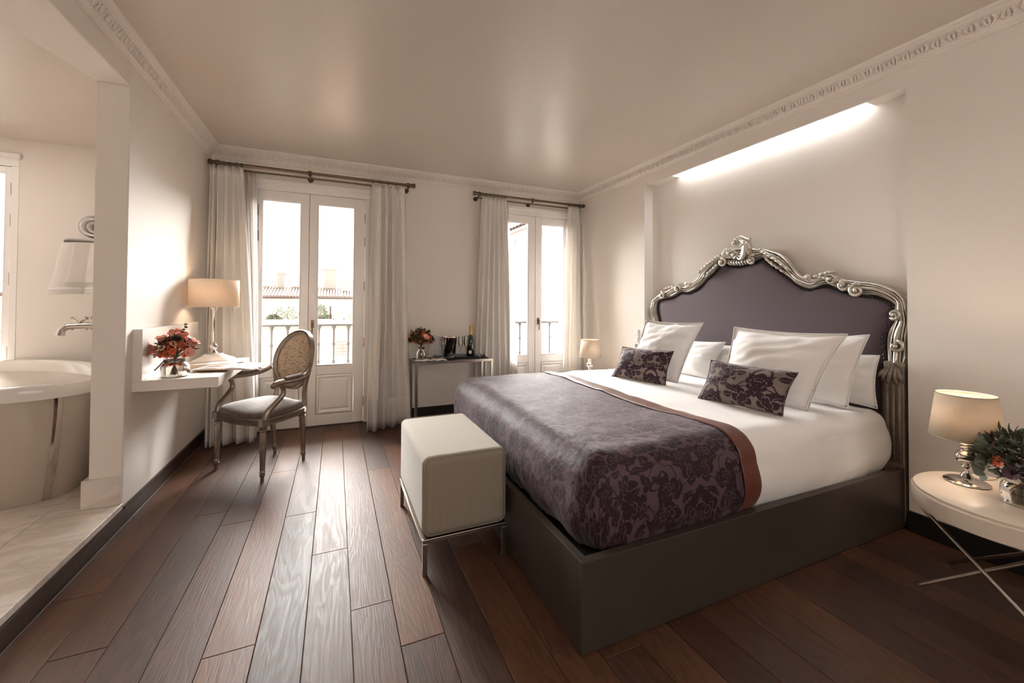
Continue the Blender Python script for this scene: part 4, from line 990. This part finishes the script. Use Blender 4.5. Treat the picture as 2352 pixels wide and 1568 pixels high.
for sx in (-1, 1):
    box(sx * 0.258 - 0.027, 0.168, 0.384, sx * 0.258 + 0.027, 0.222, 0.437).build('corner_block', 'chair_silver', ch, bevel=0.004)
    m = MB()                                                              # arm support sweeping back and up
    m.stube([(sx * 0.262, 0.19, 0.43), (sx * 0.268, 0.175, 0.48), (sx * 0.276, 0.12, 0.535), (sx * 0.286, 0.075, 0.585), (sx * 0.288, 0.075, 0.63), (sx * 0.286, 0.095, 0.662)], [0.026, 0.022, 0.019, 0.0175, 0.017, 0.018], 10)
    m.build('arm_support', 'chair_silver', ch, True)
    m = MB(); m.stube([(sx * 0.282, 0.145, 0.655), (sx * 0.286, 0.135, 0.668), (sx * 0.287, 0.09, 0.676), (sx * 0.28, 0.0, 0.672), (sx * 0.262, -0.09, 0.676), (sx * 0.24, -0.16, 0.695), (sx * 0.222, -0.2, 0.72)], [0.014, 0.021, 0.022, 0.019, 0.018, 0.017, 0.018], 10)
    m.ball((sx * 0.283, 0.145, 0.658), 0.02); m.build('armrest', 'chair_silver', ch, True)
    m = MB(); pts = [(sx * 0.285, 0.055, 0.692), (sx * 0.281, 0.01, 0.694), (sx * 0.270, -0.05, 0.694), (sx * 0.258, -0.10, 0.698)]
    m.tube([(sx * 0.286, 0.07, 0.688)] + pts + [(sx * 0.252, -0.12, 0.696)], [0.006, 0.019, 0.021, 0.021, 0.018, 0.006], 10).build('arm_pad', 'seat_cloth', ch, True)
    m = MB(); m.stube([(sx * 0.178, -0.185, 0.38), (sx * 0.166, -0.20, 0.46), (sx * 0.160, -0.206, 0.54), (sx * 0.178, -0.208, 0.62), (sx * 0.200, -0.214, 0.70), (sx * 0.208, -0.228, 0.77)], [0.022, 0.02, 0.017, 0.016, 0.016, 0.01], 8).build('back_upright', 'chair_silver', ch, True)
# oval back, leaning
tilt = R(13); BC = Vector((0, -0.262, 0.785)); ea, eb = 0.212, 0.245
def bp(a, r, d): 
    x = (ea * r) * math.cos(a); w = (eb * r) * math.sin(a); cur = 0.035 * (x / ea) ** 2
    return (BC.x + x, BC.y + cur - w * math.sin(tilt) + d * math.cos(tilt), BC.z + w * math.cos(tilt) + d * math.sin(tilt))
m = MB(); N = 56; rings = []
for i in range(N + 1):
    a = 2 * PI * i / N; rings.append([bp(a, r, d) for r, d in ((1.0, -0.02), (1.0, 0.012), (0.985, 0.02), (0.965, 0.02), (0.95, 0.012), (0.935, 0.014), (0.915, 0.022), (0.89, 0.022), (0.87, 0.012), (0.85, 0.006), (0.85, -0.02))])
m.loft(rings, cap0=False, cap1=False).build('back_frame', 'chair_silver', ch, True, ang=60)
m = MB()
for sgn in (1, -1):
    m.grid(lambda u, v: bp(2 * PI * u, 0.862 * v, sgn * (0.004 + 0.022 * (1 - v ** 4))), 48, 8)
m.build('back_pad', 'back_cloth', ch, True, ang=180)
m = MB(); m.tube([bp(2 * PI * k / 56, 0.862, 0.012) for k in range(57)], 0.004, 6).build('braid', 'back_cloth', ch, True)

# ------------------------------------------------------------------ flowers
def petal_mesh(name, mat, n=7, r=0.02, open_=0.6):
    m = MB()
    for ly, (rr, hh) in enumerate(((r, open_), (r * 0.72, open_ * 0.6))):
        for k in range(n - ly * 2):
            a = 2 * PI * k / (n - ly * 2) + ly * 0.4
            def f(u, v):
                w = rr * 0.62 * math.sin(PI * min(1, 0.12 + v * 0.72)) * (u - 0.5) * 2.2 * (1 if v < 0.9 else 0.8)
                out = rr * v * (0.6 + hh * v); z = rr * 1.5 * (v ** 0.8) * (1.25 - hh * 0.5) - rr * 0.3 * v ** 3 * hh
                return (out * math.cos(a) - w * math.sin(a), out * math.sin(a) + w * math.cos(a), z - abs(u - 0.5) * rr * 0.2)
            m.grid(f, 4, 6)
    o = m.build(name, mat, None, True, ang=180); me = o.data; bpy.data.objects.remove(o); return me
def sprig_mesh(name, mat, n=26, r=0.022, s=0.0035, seed=1, flat=False):
    m = MB(); q = random.Random(seed)
    for k in range(n):
        v = Vector((q.gauss(0, 1), q.gauss(0, 1), abs(q.gauss(0, 0.8)))).normalized() * r * q.uniform(0.5, 1)
        if flat:
            d = Vector((q.uniform(-1, 1), q.uniform(-1, 1), q.uniform(0, 1.2))).normalized(); sd = d.cross(Vector((0.1, 0.2, 1))).normalized()
            p = v * 0.3; m.add([p, p + d * s * 4 + sd * s * 0.8, p + d * s * 8, p + d * s * 4 - sd * s * 0.8], [(0, 1, 2, 3)])
        else: m.ball(v, s * q.uniform(0.7, 1.3), n=5, m=3)
    o = m.build(name, mat, None, True, ang=180); me = o.data; bpy.data.objects.remove(o); return me
def leaf_mesh(name, mat, L=0.04, Wd=0.02):
    m = MB().grid(lambda u, v: ((u - 0.5) * Wd * math.sin(PI * min(1, 0.05 + 0.93 * v)) * 1.0, 0.1 * L * math.sin(PI * v) + abs(u - 0.5) * Wd * 0.25, L * v), 4, 5)
    o = m.build(name, mat, None, True, ang=180); me = o.data; bpy.data.objects.remove(o); return me
F = dict(tulip=petal_mesh('flower', 'pink', 6, 0.033, 0.5), rose=petal_mesh('flower', 'pale_pink', 8, 0.017, 0.9), orange=petal_mesh('flower', 'rust', 7, 0.014, 0.8), mauve=petal_mesh('flower', 'mauve', 9, 0.019, 1.0), plum=petal_mesh('flower', 'plum', 9, 0.018, 0.7),
         berry=sprig_mesh('berry_sprig', 'rust', 30, 0.024, 0.0032, 2), green=sprig_mesh('leaf_sprig', 'leaf_dark', 34, 0.02, 0.0045, 3, True),
         euc=leaf_mesh('leaf', 'leaf_grey', 0.040, 0.040), blade=leaf_mesh('leaf', 'leaf_dark', 0.05, 0.014), fresh=leaf_mesh('leaf', 'leaf_fresh', 0.06, 0.02))
def orient(d, spin=0.0):
    return Vector(d).to_track_quat('Z', 'Y').to_euler()
def bouquet(t, z0, R_, H_, items, seed, stem_r=0.0016, base_r=0.018, centre_z=None, stem_z=0.01):
    q = random.Random(seed); st = MB()
    for kind, n, rad in items:
        for k in range(n):
            th = q.uniform(0, 2 * PI); ph = math.acos(q.uniform(-0.15, 1.0)); rr = rad * q.uniform(0.85, 1.08)
            d = Vector((math.sin(ph) * math.cos(th), math.sin(ph) * math.sin(th), math.cos(ph)))
            p = Vector((0, 0, z0)) + Vector((d.x * R_, d.y * R_, d.z * H_)) * rr
            dd = (d + Vector((q.uniform(-.4, .4), q.uniform(-.4, .4), q.uniform(-.1, .4)))).normalized()
            o = inst(F[kind], F[kind].name.split('.')[0], t, p, orient(dd), (q.uniform(0.85, 1.2),) * 3)
            o.rotation_euler.rotate_axis('Z', q.uniform(0, 6.28))
            if k % 2 == 0:
                b = Vector((q.gauss(0, base_r * 0.5), q.gauss(0, base_r * 0.5), stem_z)); mid = Vector((-b.x * 0.4, -b.y * 0.4, z0 * 0.75))
                st.tube([b, mid, p], stem_r, 4)
    o = st.build('stems', 'stem', t, True)
v1 = thing('flower_vase', 'ribbed glass jar of pink and rust flowers on the white desk', 'vase', (-0.925, 3.19, 0.787))
n = 40; rings = []
for r, z in ((0.066, 0), (0.072, 0.005), (0.075, 0.03), (0.074, 0.065), (0.062, 0.084), (0.052, 0.09), (0.052, 0.106), (0.056, 0.108)):
    rings.append([((r + (0.002 if (i % 2 and z < 0.08) else 0)) * math.cos(2 * PI * i / n), (r + (0.002 if (i % 2 and z < 0.08) else 0)) * math.sin(2 * PI * i / n), z) for i in range(n)])
MB().loft(rings, cap1=False).build('jar', 'vessel', v1, True, ang=30)
m = MB()
for z in (0.093, 0.098, 0.103): m.tube([(0.054 * math.cos(a), 0.054 * math.sin(a), z) for a in [2 * PI * k / 20 for k in range(21)]], 0.0022, 5)
m.tube([(-0.045, -0.034, 0.098), (-0.065, -0.045, 0.07), (-0.085, -0.05, 0.045)], 0.004, 5); m.build('twine', 'twine', v1, True)
bouquet(v1, 0.15, 0.092, 0.095, (('tulip', 12, 1.0), ('rose', 14, 0.92), ('orange', 22, 0.85), ('berry', 26, 0.9), ('green', 16, 0.9), ('blade', 12, 0.9), ('fresh', 3, 0.9)), 5)
o = MB().tube([(0, 0, 0.1), (0.03, 0.005, 0.24), (0.05, 0.0, 0.32)], [0.0016, 0.0013, 0.0008], 4).build('tall_stem', 'stem', v1, True)
for i in range(7): inst(F['green'], 'leaf_sprig', v1, (0.028 + 0.004 * i, 0.003, 0.22 + 0.016 * i), (0.4 * (-1) ** i, 0, i), (0.5,) * 3)

v3 = thing('flower_vase', 'round glass vase of eucalyptus and mixed flowers on the nearest bedside table', 'vase', (2.47, 0.665, 0.4812))
lathe_part([(0.0, 0.0), (0.052, 0.0), (0.058, 0.004), (0.060, 0.03), (0.060, 0.062), (0.054, 0.078), (0.046, 0.084), (0.046, 0.092), (0.049, 0.094)], 'glass_bowl', 'vessel', v3, 40, cap=False)
lathe_part([(0.0, 0.005), (0.054, 0.006), (0.057, 0.03), (0.057, 0.052), (0.0, 0.052)], 'water', 'water', v3, 32)
bouquet(v3, 0.155, 0.115, 0.105, (('euc', 46, 0.95), ('mauve', 4, 0.95), ('plum', 4, 0.95), ('orange', 12, 0.9), ('rose', 4, 0.88), ('berry', 18, 0.85), ('green', 70, 0.97), ('blade', 56, 1.0)), 11, stem_r=0.002, base_r=0.05)
for k in range(8):
    a = k * 0.8; inst(F['euc'], 'leaf', v3, (-0.06 - 0.01 * k * 0.6, 0.05 + 0.004 * k, 0.09 + 0.014 * (k % 4)), (1.2 + 0.3 * k, 0.4 * k, a), (1.1,) * 3)

# ------------------------------------------------------------------ console table with tray
CZ = 0.665
ct = thing('console_table', 'narrow steel console table between the two french doors', 'table', (1.15, 4.31, 0))
x0, x1, y0, y1 = 0.735, 1.565, 4.10, 4.44; w = 0.026
m = MB()
for a in ((x0, y0, x1, y0 + w), (x0, y1 - w, x1, y1), (x0, y0 + w, x0 + w, y1 - w), (x1 - w, y0 + w, x1, y1 - w)): m.box(a[0], a[1], CZ - 0.026, a[2], a[3], CZ)
m.build('top_frame', 'steel', ct, bevel=0.0015, world=True)
box(x0 + w, y0 + w, CZ - 0.012, x1 - w, y1 - w, CZ - 0.002).build('top_panel', 'iron', ct, world=True)
for x in (x0, x1 - w):
    for y in (y0, y1 - w): box(x, y, 0, x + w, y + w, CZ - 0.026).build('leg', 'steel', ct, bevel=0.0015, world=True)
m = MB(); m.box(x0 + w, y0 + 0.004, 0.03, x1 - w, y0 + 0.02, 0.046); m.build('lower_rail', 'steel', ct, world=True)
ty = thing('serving_tray', 'black lacquered tray with chrome roll handles on the console table', 'tray', (1.225, 4.345, CZ + 0.001), R(-13))
m = MB(); m.box(-0.25, -0.105, 0, 0.25, 0.105, 0.008); m.box(-0.25, -0.11, 0, 0.25, -0.103, 0.02); m.box(-0.25, 0.103, 0, 0.25, 0.11, 0.02); m.build('tray_body', 'black_gloss', ty)
for sx in (-1, 1):
    m = MB(); m.loft([[(sx * 0.235, y, 0.004), (sx * 0.25, y, 0.02), (sx * 0.28, y, 0.038), (sx * 0.305, y, 0.034), (sx * 0.31, y, 0.022), (sx * 0.30, y, 0.014), (sx * 0.285, y, 0.016)] for y in (-0.11, 0.11)]); m.build('roll_handle', 'chrome', ty, True, ang=60)
TZ = CZ + 0.0095
bk = thing('ice_bucket', 'polished steel ice bucket on the black tray', 'bucket', (1.152, 4.362, TZ))
lathe_part([(0.0, 0.0), (0.056, 0.0), (0.06, 0.004), (0.088, 0.205), (0.094, 0.21), (0.094, 0.216), (0.086, 0.216), (0.082, 0.205), (0.056, 0.012), (0.0, 0.012)], 'bucket_body', 'chrome', bk)
for sx in (-1, 1): MB().tube([(sx * 0.084, 0, 0.17), (sx * 0.105, 0, 0.165), (sx * 0.105, 0, 0.135), (sx * 0.08, 0, 0.13)], 0.004, 8).build('handle', 'chrome', bk, True)
nk = thing('napkin', 'white folded cloth leaning behind the ice bucket', 'napkin', (1.0, 4.46, CZ + 0.001))
MB().grid(lambda u, v: (-0.06 + 0.20 * u + 0.03 * v * (1 - u), 0.03 - 0.05 * v + 0.01 * math.sin(u * 8), 0.005 + 0.235 * v - 0.02 * u * v + 0.006 * math.sin(u * 5)), 14, 14).build('cloth', 'linen', nk, True, ang=180, solid=0.012)
def flute(label, x, y):
    t = thing('champagne_flute', label, 'glass', (x, y, TZ), 0, 'champagne flutes')
    lathe_part([(0.0, 0.0), (0.03, 0.0), (0.03, 0.002), (0.006, 0.006), (0.004, 0.012), (0.004, 0.085), (0.008, 0.095)], 'stem', 'vessel', t, 20)
    lathe_part([(0.006, 0.094), (0.016, 0.11), (0.024, 0.14), (0.026, 0.17), (0.023, 0.225)], 'bowl', 'vessel', t, 20, cap=False)
flute('champagne flute on the tray, left one beside the ice bucket', 1.245, 4.255); flute('champagne flute on the tray, right one next to the bottle', 1.312, 4.27)
bo = thing('champagne_bottle', 'dark green champagne bottle with gold foil neck on the tray', 'bottle', (1.385, 4.335, TZ))
lathe_part([(0.0, 0.0), (0.040, 0.0), (0.044, 0.006), (0.044, 0.15), (0.041, 0.18), (0.032, 0.21), (0.021, 0.235), (0.017, 0.25), (0.016, 0.27)], 'glass_body', 'bottle', bo)
lathe_part([(0.0215, 0.234), (0.0175, 0.25), (0.0165, 0.285), (0.0185, 0.29), (0.019, 0.30), (0.0165, 0.305), (0.018, 0.325), (0.014, 0.336), (0.0, 0.338)], 'foil_neck', 'foil', bo)
m = MB(); m.loft([[(0.0447 * math.cos(a), 0.0447 * math.sin(a), z) for a in [R(-135 + 5 * k) for k in range(9)]] for z in (0.03, 0.062)], closed=False, cap0=False, cap1=False).build('label_patch', 'paper', bo)
m = MB(); m.loft([[(0.0449 * math.cos(a), 0.0449 * math.sin(a), z) for a in [R(-128 + 4 * k) for k in range(7)]] for z in (0.044, 0.05)], closed=False, cap0=False, cap1=False).build('label_print', 'print', bo)
jr = thing('glass_jar', 'small lidded glass jar with brown contents on the console table edge', 'jar', (1.115, 4.155, CZ + 0.001))
lathe_part([(0.0, 0.0), (0.036, 0.0), (0.040, 0.004), (0.040, 0.04), (0.037, 0.05)], 'bowl', 'vessel', jr, 24, cap=False)
lathe_part([(0.0, 0.003), (0.034, 0.004), (0.035, 0.025), (0.0, 0.03)], 'contents', 'wax', jr, 20)
lathe_part([(0.041, 0.05), (0.041, 0.053), (0.03, 0.064), (0.012, 0.07), (0.006, 0.074), (0.009, 0.082), (0.006, 0.09), (0.0, 0.091)], 'lid', 'vessel', jr, 24)
lathe_part([(0.0, 0.0), (0.048, 0.0), (0.05, 0.004), (0.0, 0.0045)], 'saucer', 'black_gloss', jr, 24)
for lb, x, y, rz in (('folded white napkin with cutlery at the left end of the console table', 0.83, 4.17, 0.15), ('folded white napkin with cutlery beside the small glass jar', 0.985, 4.165, -0.1)):
    t = thing('napkin', lb, 'napkin', (x, y, CZ + 0.001), rz, 'cutlery napkins')
    MB().grid(lambda u, v: (-0.08 + 0.16 * u, -0.05 + 0.1 * v, 0.006 + 0.008 * math.sin(PI * u) * math.sin(PI * v) + 0.003 * math.sin(u * 11)), 14, 8).build('cloth', 'linen', t, True, ang=180, solid=0.008)
    for k, dy in enumerate((-0.015, 0.012)):
        m = MB(); m.tube([(-0.075, dy, 0.024), (0.02, dy + 0.004, 0.026)], [0.0035, 0.0025], 6)
        if k: m.ball((0.042, dy + 0.005, 0.026), 0.022, 0.012, 0.003)
        else: m.box(0.02, dy, 0.0245, 0.085, dy + 0.012, 0.0275)
        m.build('spoon' if k else 'knife', 'steel', t, True)
v2 = thing('flower_vase', 'glass vase of dried rust and pink flowers on the console table', 'vase', (0.838, 4.35, CZ + 0.001))
lathe_part([(0.0, 0.0), (0.05, 0.0), (0.055, 0.004), (0.056, 0.06), (0.05, 0.08), (0.036, 0.092), (0.034, 0.105), (0.05, 0.125)], 'glass_bowl', 'vessel', v2, 32, cap=False)
bouquet(v2, 0.19, 0.115, 0.105, (('rose', 7, 0.95), ('tulip', 3, 0.9), ('orange', 26, 0.9), ('berry', 26, 0.9), ('green', 40, 1.0), ('blade', 12, 1.0)), 21)

# ------------------------------------------------------------------ books on the desk
ob = thing('open_book', 'open picture book lying on papers on the white desk', 'book', (-0.67, 3.40, 0.797), R(-14))
def pages(side):
    def f(u, v):
        k = u; z = 0.004 + 0.012 * math.sin(PI * min(1, k * 1.0)) * (1 - k * 0.55) + 0.006 * (1 - k)
        return (side * (0.004 + 0.182 * k), -0.125 + 0.25 * v, z)
    return f
for sd in (-1, 1):
    m = MB(); f = pages(sd); m.grid(f, 14, 2); m.grid(lambda u, v: (f(u, v)[0], f(u, v)[1], 0.002), 14, 2)
    for v in (0, 1): m.grid(lambda u, w: (f(u, v)[0], f(u, v)[1], 0.002 + (f(u, v)[2] - 0.002) * w), 14, 1)
    m.grid(lambda u, w: (f(1, u)[0], f(1, u)[1], 0.002 + (f(1, u)[2] - 0.002) * w), 2, 1)
    m.build('pages', 'paper', ob, True)
box(-0.192, -0.13, 0.0, 0.192, 0.13, 0.003).build('cover', 'kraft', ob)
def on_page(f, u0, u1, v0, v1, name, mat): MB().grid(lambda u, v: (lambda p: (p[0], p[1], p[2] + 0.0006))(f(u0 + (u1 - u0) * u, v0 + (v1 - v0) * v)), 8, 1).build(name, mat, ob, True)
on_page(pages(-1), 0.12, 0.85, 0.1, 0.5, 'printed_photo', 'photo'); on_page(pages(-1), 0.12, 0.85, 0.56, 0.92, 'printed_photo', 'photo')
for k in range(9): on_page(pages(1), 0.15, 0.85, 0.15 + 0.08 * k, 0.165 + 0.08 * k, 'text_line', 'print')
mg = thing('magazine', 'magazine lying under the open book near the lamp on the desk', 'magazine', (-0.85, 3.53, 0.787), R(5))
m = MB(); m.box(-0.15, -0.11, 0, 0.15, 0.11, 0.0085); m.build('pages', 'paper', mg)
box(-0.152, -0.112, 0.0086, 0.152, 0.112, 0.0093).build('cover', 'photo', mg)
ps = thing('paper_sheets', 'loose white paper sheets at the far end of the desk', 'paper', (-0.775, 3.725, 0.787), R(-4))
for k in range(3):
    MB().grid(lambda u, v: (-0.12 + 0.24 * u + 0.01 * k, -0.06 + 0.115 * v + 0.005 * k, 0.001 + 0.002 * k + 0.01 * (u ** 4) * (k == 2)), 8, 4).build('sheet', 'paper', ps, True)

# wall switches
sw = thing('switch_plate', 'vertical row of two white light switches above a socket on the right wall', 'light switch', (RX, 3.45, 0.9))
for k, z in enumerate((0.955, 0.885)):
    box(-0.009, -0.036, z - 0.9 - 0.034, 0, 0.036, z - 0.9 + 0.034).build('plate', 'plastic', sw, bevel=0.002)
    box(-0.015, -0.026, z - 0.9 - 0.026, -0.009, 0.026, z - 0.9 + 0.026).build('rocker', 'plastic', sw, bevel=0.002)
box(-0.009, -0.036, -0.119, 0, 0.036, -0.051).build('plate', 'plastic', sw, bevel=0.002)
MB().tube([(-0.0095, 0, -0.085), (-0.0105, 0, -0.085)], 0.021, 18).build('socket_well', 'switch_dark', sw)

# ------------------------------------------------------------------ the roofs outside
ho = thing('apartment_house', 'long white apartment house with clay tiled roof across the street', 'building', (0, 16, -8))
def wbx(x0, y0, z0, x1, y1, z1, n, mt, par=ho, **k): return box(x0, y0, z0, x1, y1, z1).build(n, mt, par, world=True, **k)
wbx(-9, 16, -8, 3.6, 22, 1.42, 'wall', 'house')
m = MB(); m.add([(-9.2, 15.7, 1.44), (3.7, 15.7, 1.44), (3.7, 18.6, 2.28), (-9.2, 18.6, 2.28), (-9.2, 21.5, 1.5), (3.7, 21.5, 1.5), (-9.2, 15.7, 1.41), (3.7, 15.7, 1.41), (3.7, 21.5, 1.3), (-9.2, 21.5, 1.3)], [(0, 1, 2, 3), (3, 2, 5, 4), (6, 7, 1, 0), (9, 8, 7, 6), (5, 8, 9, 4), (1, 7, 8, 5, 2), (0, 3, 4, 9, 6)])
m.build('roof', 'tile_roof', ho, world=True)
m = MB(); k = 0; x = -9.1
while x < 3.6:
    j = 0
    for j in range(3):
        a = j / 3; b = (j + 1) / 3 + 0.02
        y_, z_ = 15.66 + 2.94 * a, 1.45 + 0.85 * a + 0.035; y2, z2 = 15.66 + 2.94 * min(1, b), 1.45 + 0.85 * min(1, b) + 0.015
        m.loft([[(x + 0.034 * math.cos(t_), yy, zz + 0.032 * math.sin(t_)) for t_ in (PI, PI * .66, PI * .33, 0)] for yy, zz in ((y_, z_), (y2, z2))], closed=False, cap0=False, cap1=False)
    x += 0.095
o = m.build('barrel_tiles', 'tile_pale', ho, True, world=True); o['kind'] = 'stuff'
for (a, b, z0, z1) in ((-1.93, -1.70, 1.5, 2.3), (-0.40, 0.02, 1.7, 2.5), (-1.12, -0.72, 1.75, 2.35)):
    c_h = wbx(a, 16.7, z0, b, 17.3, z1, 'chimney', 'house_grey'); wbx(a - 0.05, 16.65, z1, b + 0.05, 17.35, z1 + 0.06, 'chimney_cap', 'house_grey', c_h)
for (x, y) in ((-2.3, 16.9), (-1.35, 16.9), (0.33, 16.9), (0.36, 16.45)):
    z = 1.45 + 0.29 * (y - 15.7); m = MB(); m.loft([[(x - .13, y - .16, z + .05), (x + .13, y - .16, z + .05), (x + .13, y + .16, z + .15), (x - .13, y + .16, z + .15)], [(x - .13, y - .16, z + .12), (x + .13, y - .16, z + .12), (x + .13, y + .16, z + .22), (x - .13, y + .16, z + .22)]]); m.build('skylight', 'house', ho, world=True)
wbx(-9, 12.95, 0.62, 3.6, 13.1, 0.78, 'parapet', 'house'); wbx(-9, 12.85, 0.56, 3.6, 16, 0.62, 'terrace_slab', 'house_grey'); wbx(-9, 13.1, -8, 3.6, 16, 0.56, 'lower_front', 'house')
for x, z in ((0.20, 0.0), (-2.0, -0.45), (-0.75, -0.45)):
    wn = wbx(x - 0.17, 13.06, z - 0.28, x + 0.17, 13.12, z + 0.12, 'window', 'shutter'); 
    for k in range(4): wbx(x - 0.15, 13.03, z - 0.26 + 0.1 * k, x - 0.02, 13.06, z - 0.20 + 0.1 * k, 'shutter_slat', 'house', wn); wbx(x + 0.02, 13.03, z - 0.26 + 0.1 * k, x + 0.15, 13.06, z - 0.20 + 0.1 * k, 'shutter_slat', 'house', wn)
lh = thing('low_house', 'low white house with pale pitched roof below the left balcony', 'building', (0.3, 10, -8))
m = MB(); m.prism([(-0.35, 9.2), (1.6, 9.2), (1.6, 11.2), (-0.35, 11.2)], -8, -0.55); m.build('wall', 'house', lh, world=True)
m = MB(); m.add([(-0.45, 9.1, -0.56), (1.7, 9.1, -0.56), (1.7, 11.3, -0.56), (-0.45, 11.3, -0.56), (1.7, 10.2, 0.12), (0.1, 10.2, -0.2)], [(3, 2, 1, 0), (0, 1, 4, 5), (1, 2, 4), (2, 3, 5, 4), (3, 0, 5)]); m.build('roof', 'tile_pale', lh, world=True)
ac = thing('air_conditioner', 'white air conditioning unit on the terrace parapet across the street', 'air conditioner', (0.1, 12.9, 0.785))
box(-0.2, -0.03, 0.02, 0.16, 0.13, 0.40).build('casing', 'ac', ac, bevel=0.01); MB().tube([(-0.08, -0.036, 0.15), (-0.08, -0.032, 0.15)], 0.085, 20).build('fan_grille', 'shutter', ac)
for x in (-0.18, 0.1): box(x, -0.03, 0, x + 0.05, 0.13, 0.02).build('foot', 'iron', ac)
box(-0.26, 0.02, 0.0, -0.22, 0.1, 0.38).build('duct', 'tile_roof', ac)
def shrub(label, x, y, z, r, h, mt, seed, flowers=False):
    t = thing('terrace_shrub', label, 'shrub', (x, y, z), 0, 'shrubs on the terrace'); q = random.Random(seed); m = MB(); fl = MB()
    for k in range(420):
        d = Vector((q.gauss(0, 1), q.gauss(0, .6), q.gauss(0, 1))).normalized() * q.uniform(0.5, 1); p = Vector((d.x * r, d.y * r * .6, h * 0.5 + d.z * h * .5)); a = Vector((q.uniform(-1, 1), q.uniform(-1, 1), q.uniform(-1, 1))).normalized() * 0.035; b = a.cross(Vector((q.uniform(-1, 1), 1, 0.3))).normalized() * 0.02
        (fl if flowers and k % 3 == 0 else m).add([p - a, p + b, p + a, p - b], [(0, 1, 2, 3)])
    m.build('foliage', mt, t); 
    if flowers: fl.build('blossom', 'house', t)
    MB().tube([(0, 0, 0), (0, 0, h * .6)], 0.02, 5).build('trunk', 'stem', t)
shrub('white flowering bush on the terrace seen through the left pane', -1.3, 13.6, 0.62, 0.42, 0.52, 'leaf_grey', 1, True)
shrub('low dark green bush at the left of the flowering one', -1.62, 13.4, 0.62, 0.2, 0.3, 'leaf_dark', 2)
shrub('yellow green bush left of the chimney stack on the terrace', -0.42, 13.8, 0.62, 0.2, 0.6, 'leaf_grey', 3)
shrub('dark green bush beside the air conditioning unit', -0.2, 13.4, 0.62, 0.28, 0.3, 'leaf_dark', 4)
nb = thing('neighbour_building', 'tall white neighbouring building with tiled eave outside the right french door', 'building', (4.5, 11, -8))
box(4.5, 6.2, -8, 9, 18, 3.27).build('wall', 'house', nb, world=True)
m = MB(); m.add([(4.38, 6.1, 3.27), (4.38, 18.1, 3.27), (6.8, 18.1, 4.0), (6.8, 6.1, 4.0), (4.38, 6.1, 3.20), (4.38, 18.1, 3.20), (6.8, 18.1, 3.2), (6.8, 6.1, 3.2)], [(0, 3, 2, 1), (4, 5, 6, 7), (0, 1, 5, 4), (0, 4, 7, 3), (1, 2, 6, 5)]); m.build('eave', 'house_grey', nb, world=True)
m = MB(); y = 6.15
while y < 18: m.loft([[(xx, y + 0.075 * math.cos(t_), zz + 0.055 * math.sin(t_)) for t_ in (0, PI * .33, PI * .66, PI)] for xx, zz in ((4.34, 3.27), (6.8, 4.02))], closed=False, cap0=False, cap1=False); y += 0.21
o = m.build('eave_tiles', 'tile_roof', nb, True, world=True, solid=0.02); o['kind'] = 'stuff'
for y, z, s_ in ((8.6, 2.96, .05), (10.17, 2.93, .05), (8.68, 1.71, .08), (7.76, 1.63, .08)): box(4.47, y - s_, z - s_ * 2, 4.5, y + s_, z + s_ * 2).build('vent', 'shutter', nb, world=True)
struct(box(-40, 4.9, -8.2, 40, 60, -8).build('ground', 'house_grey'))
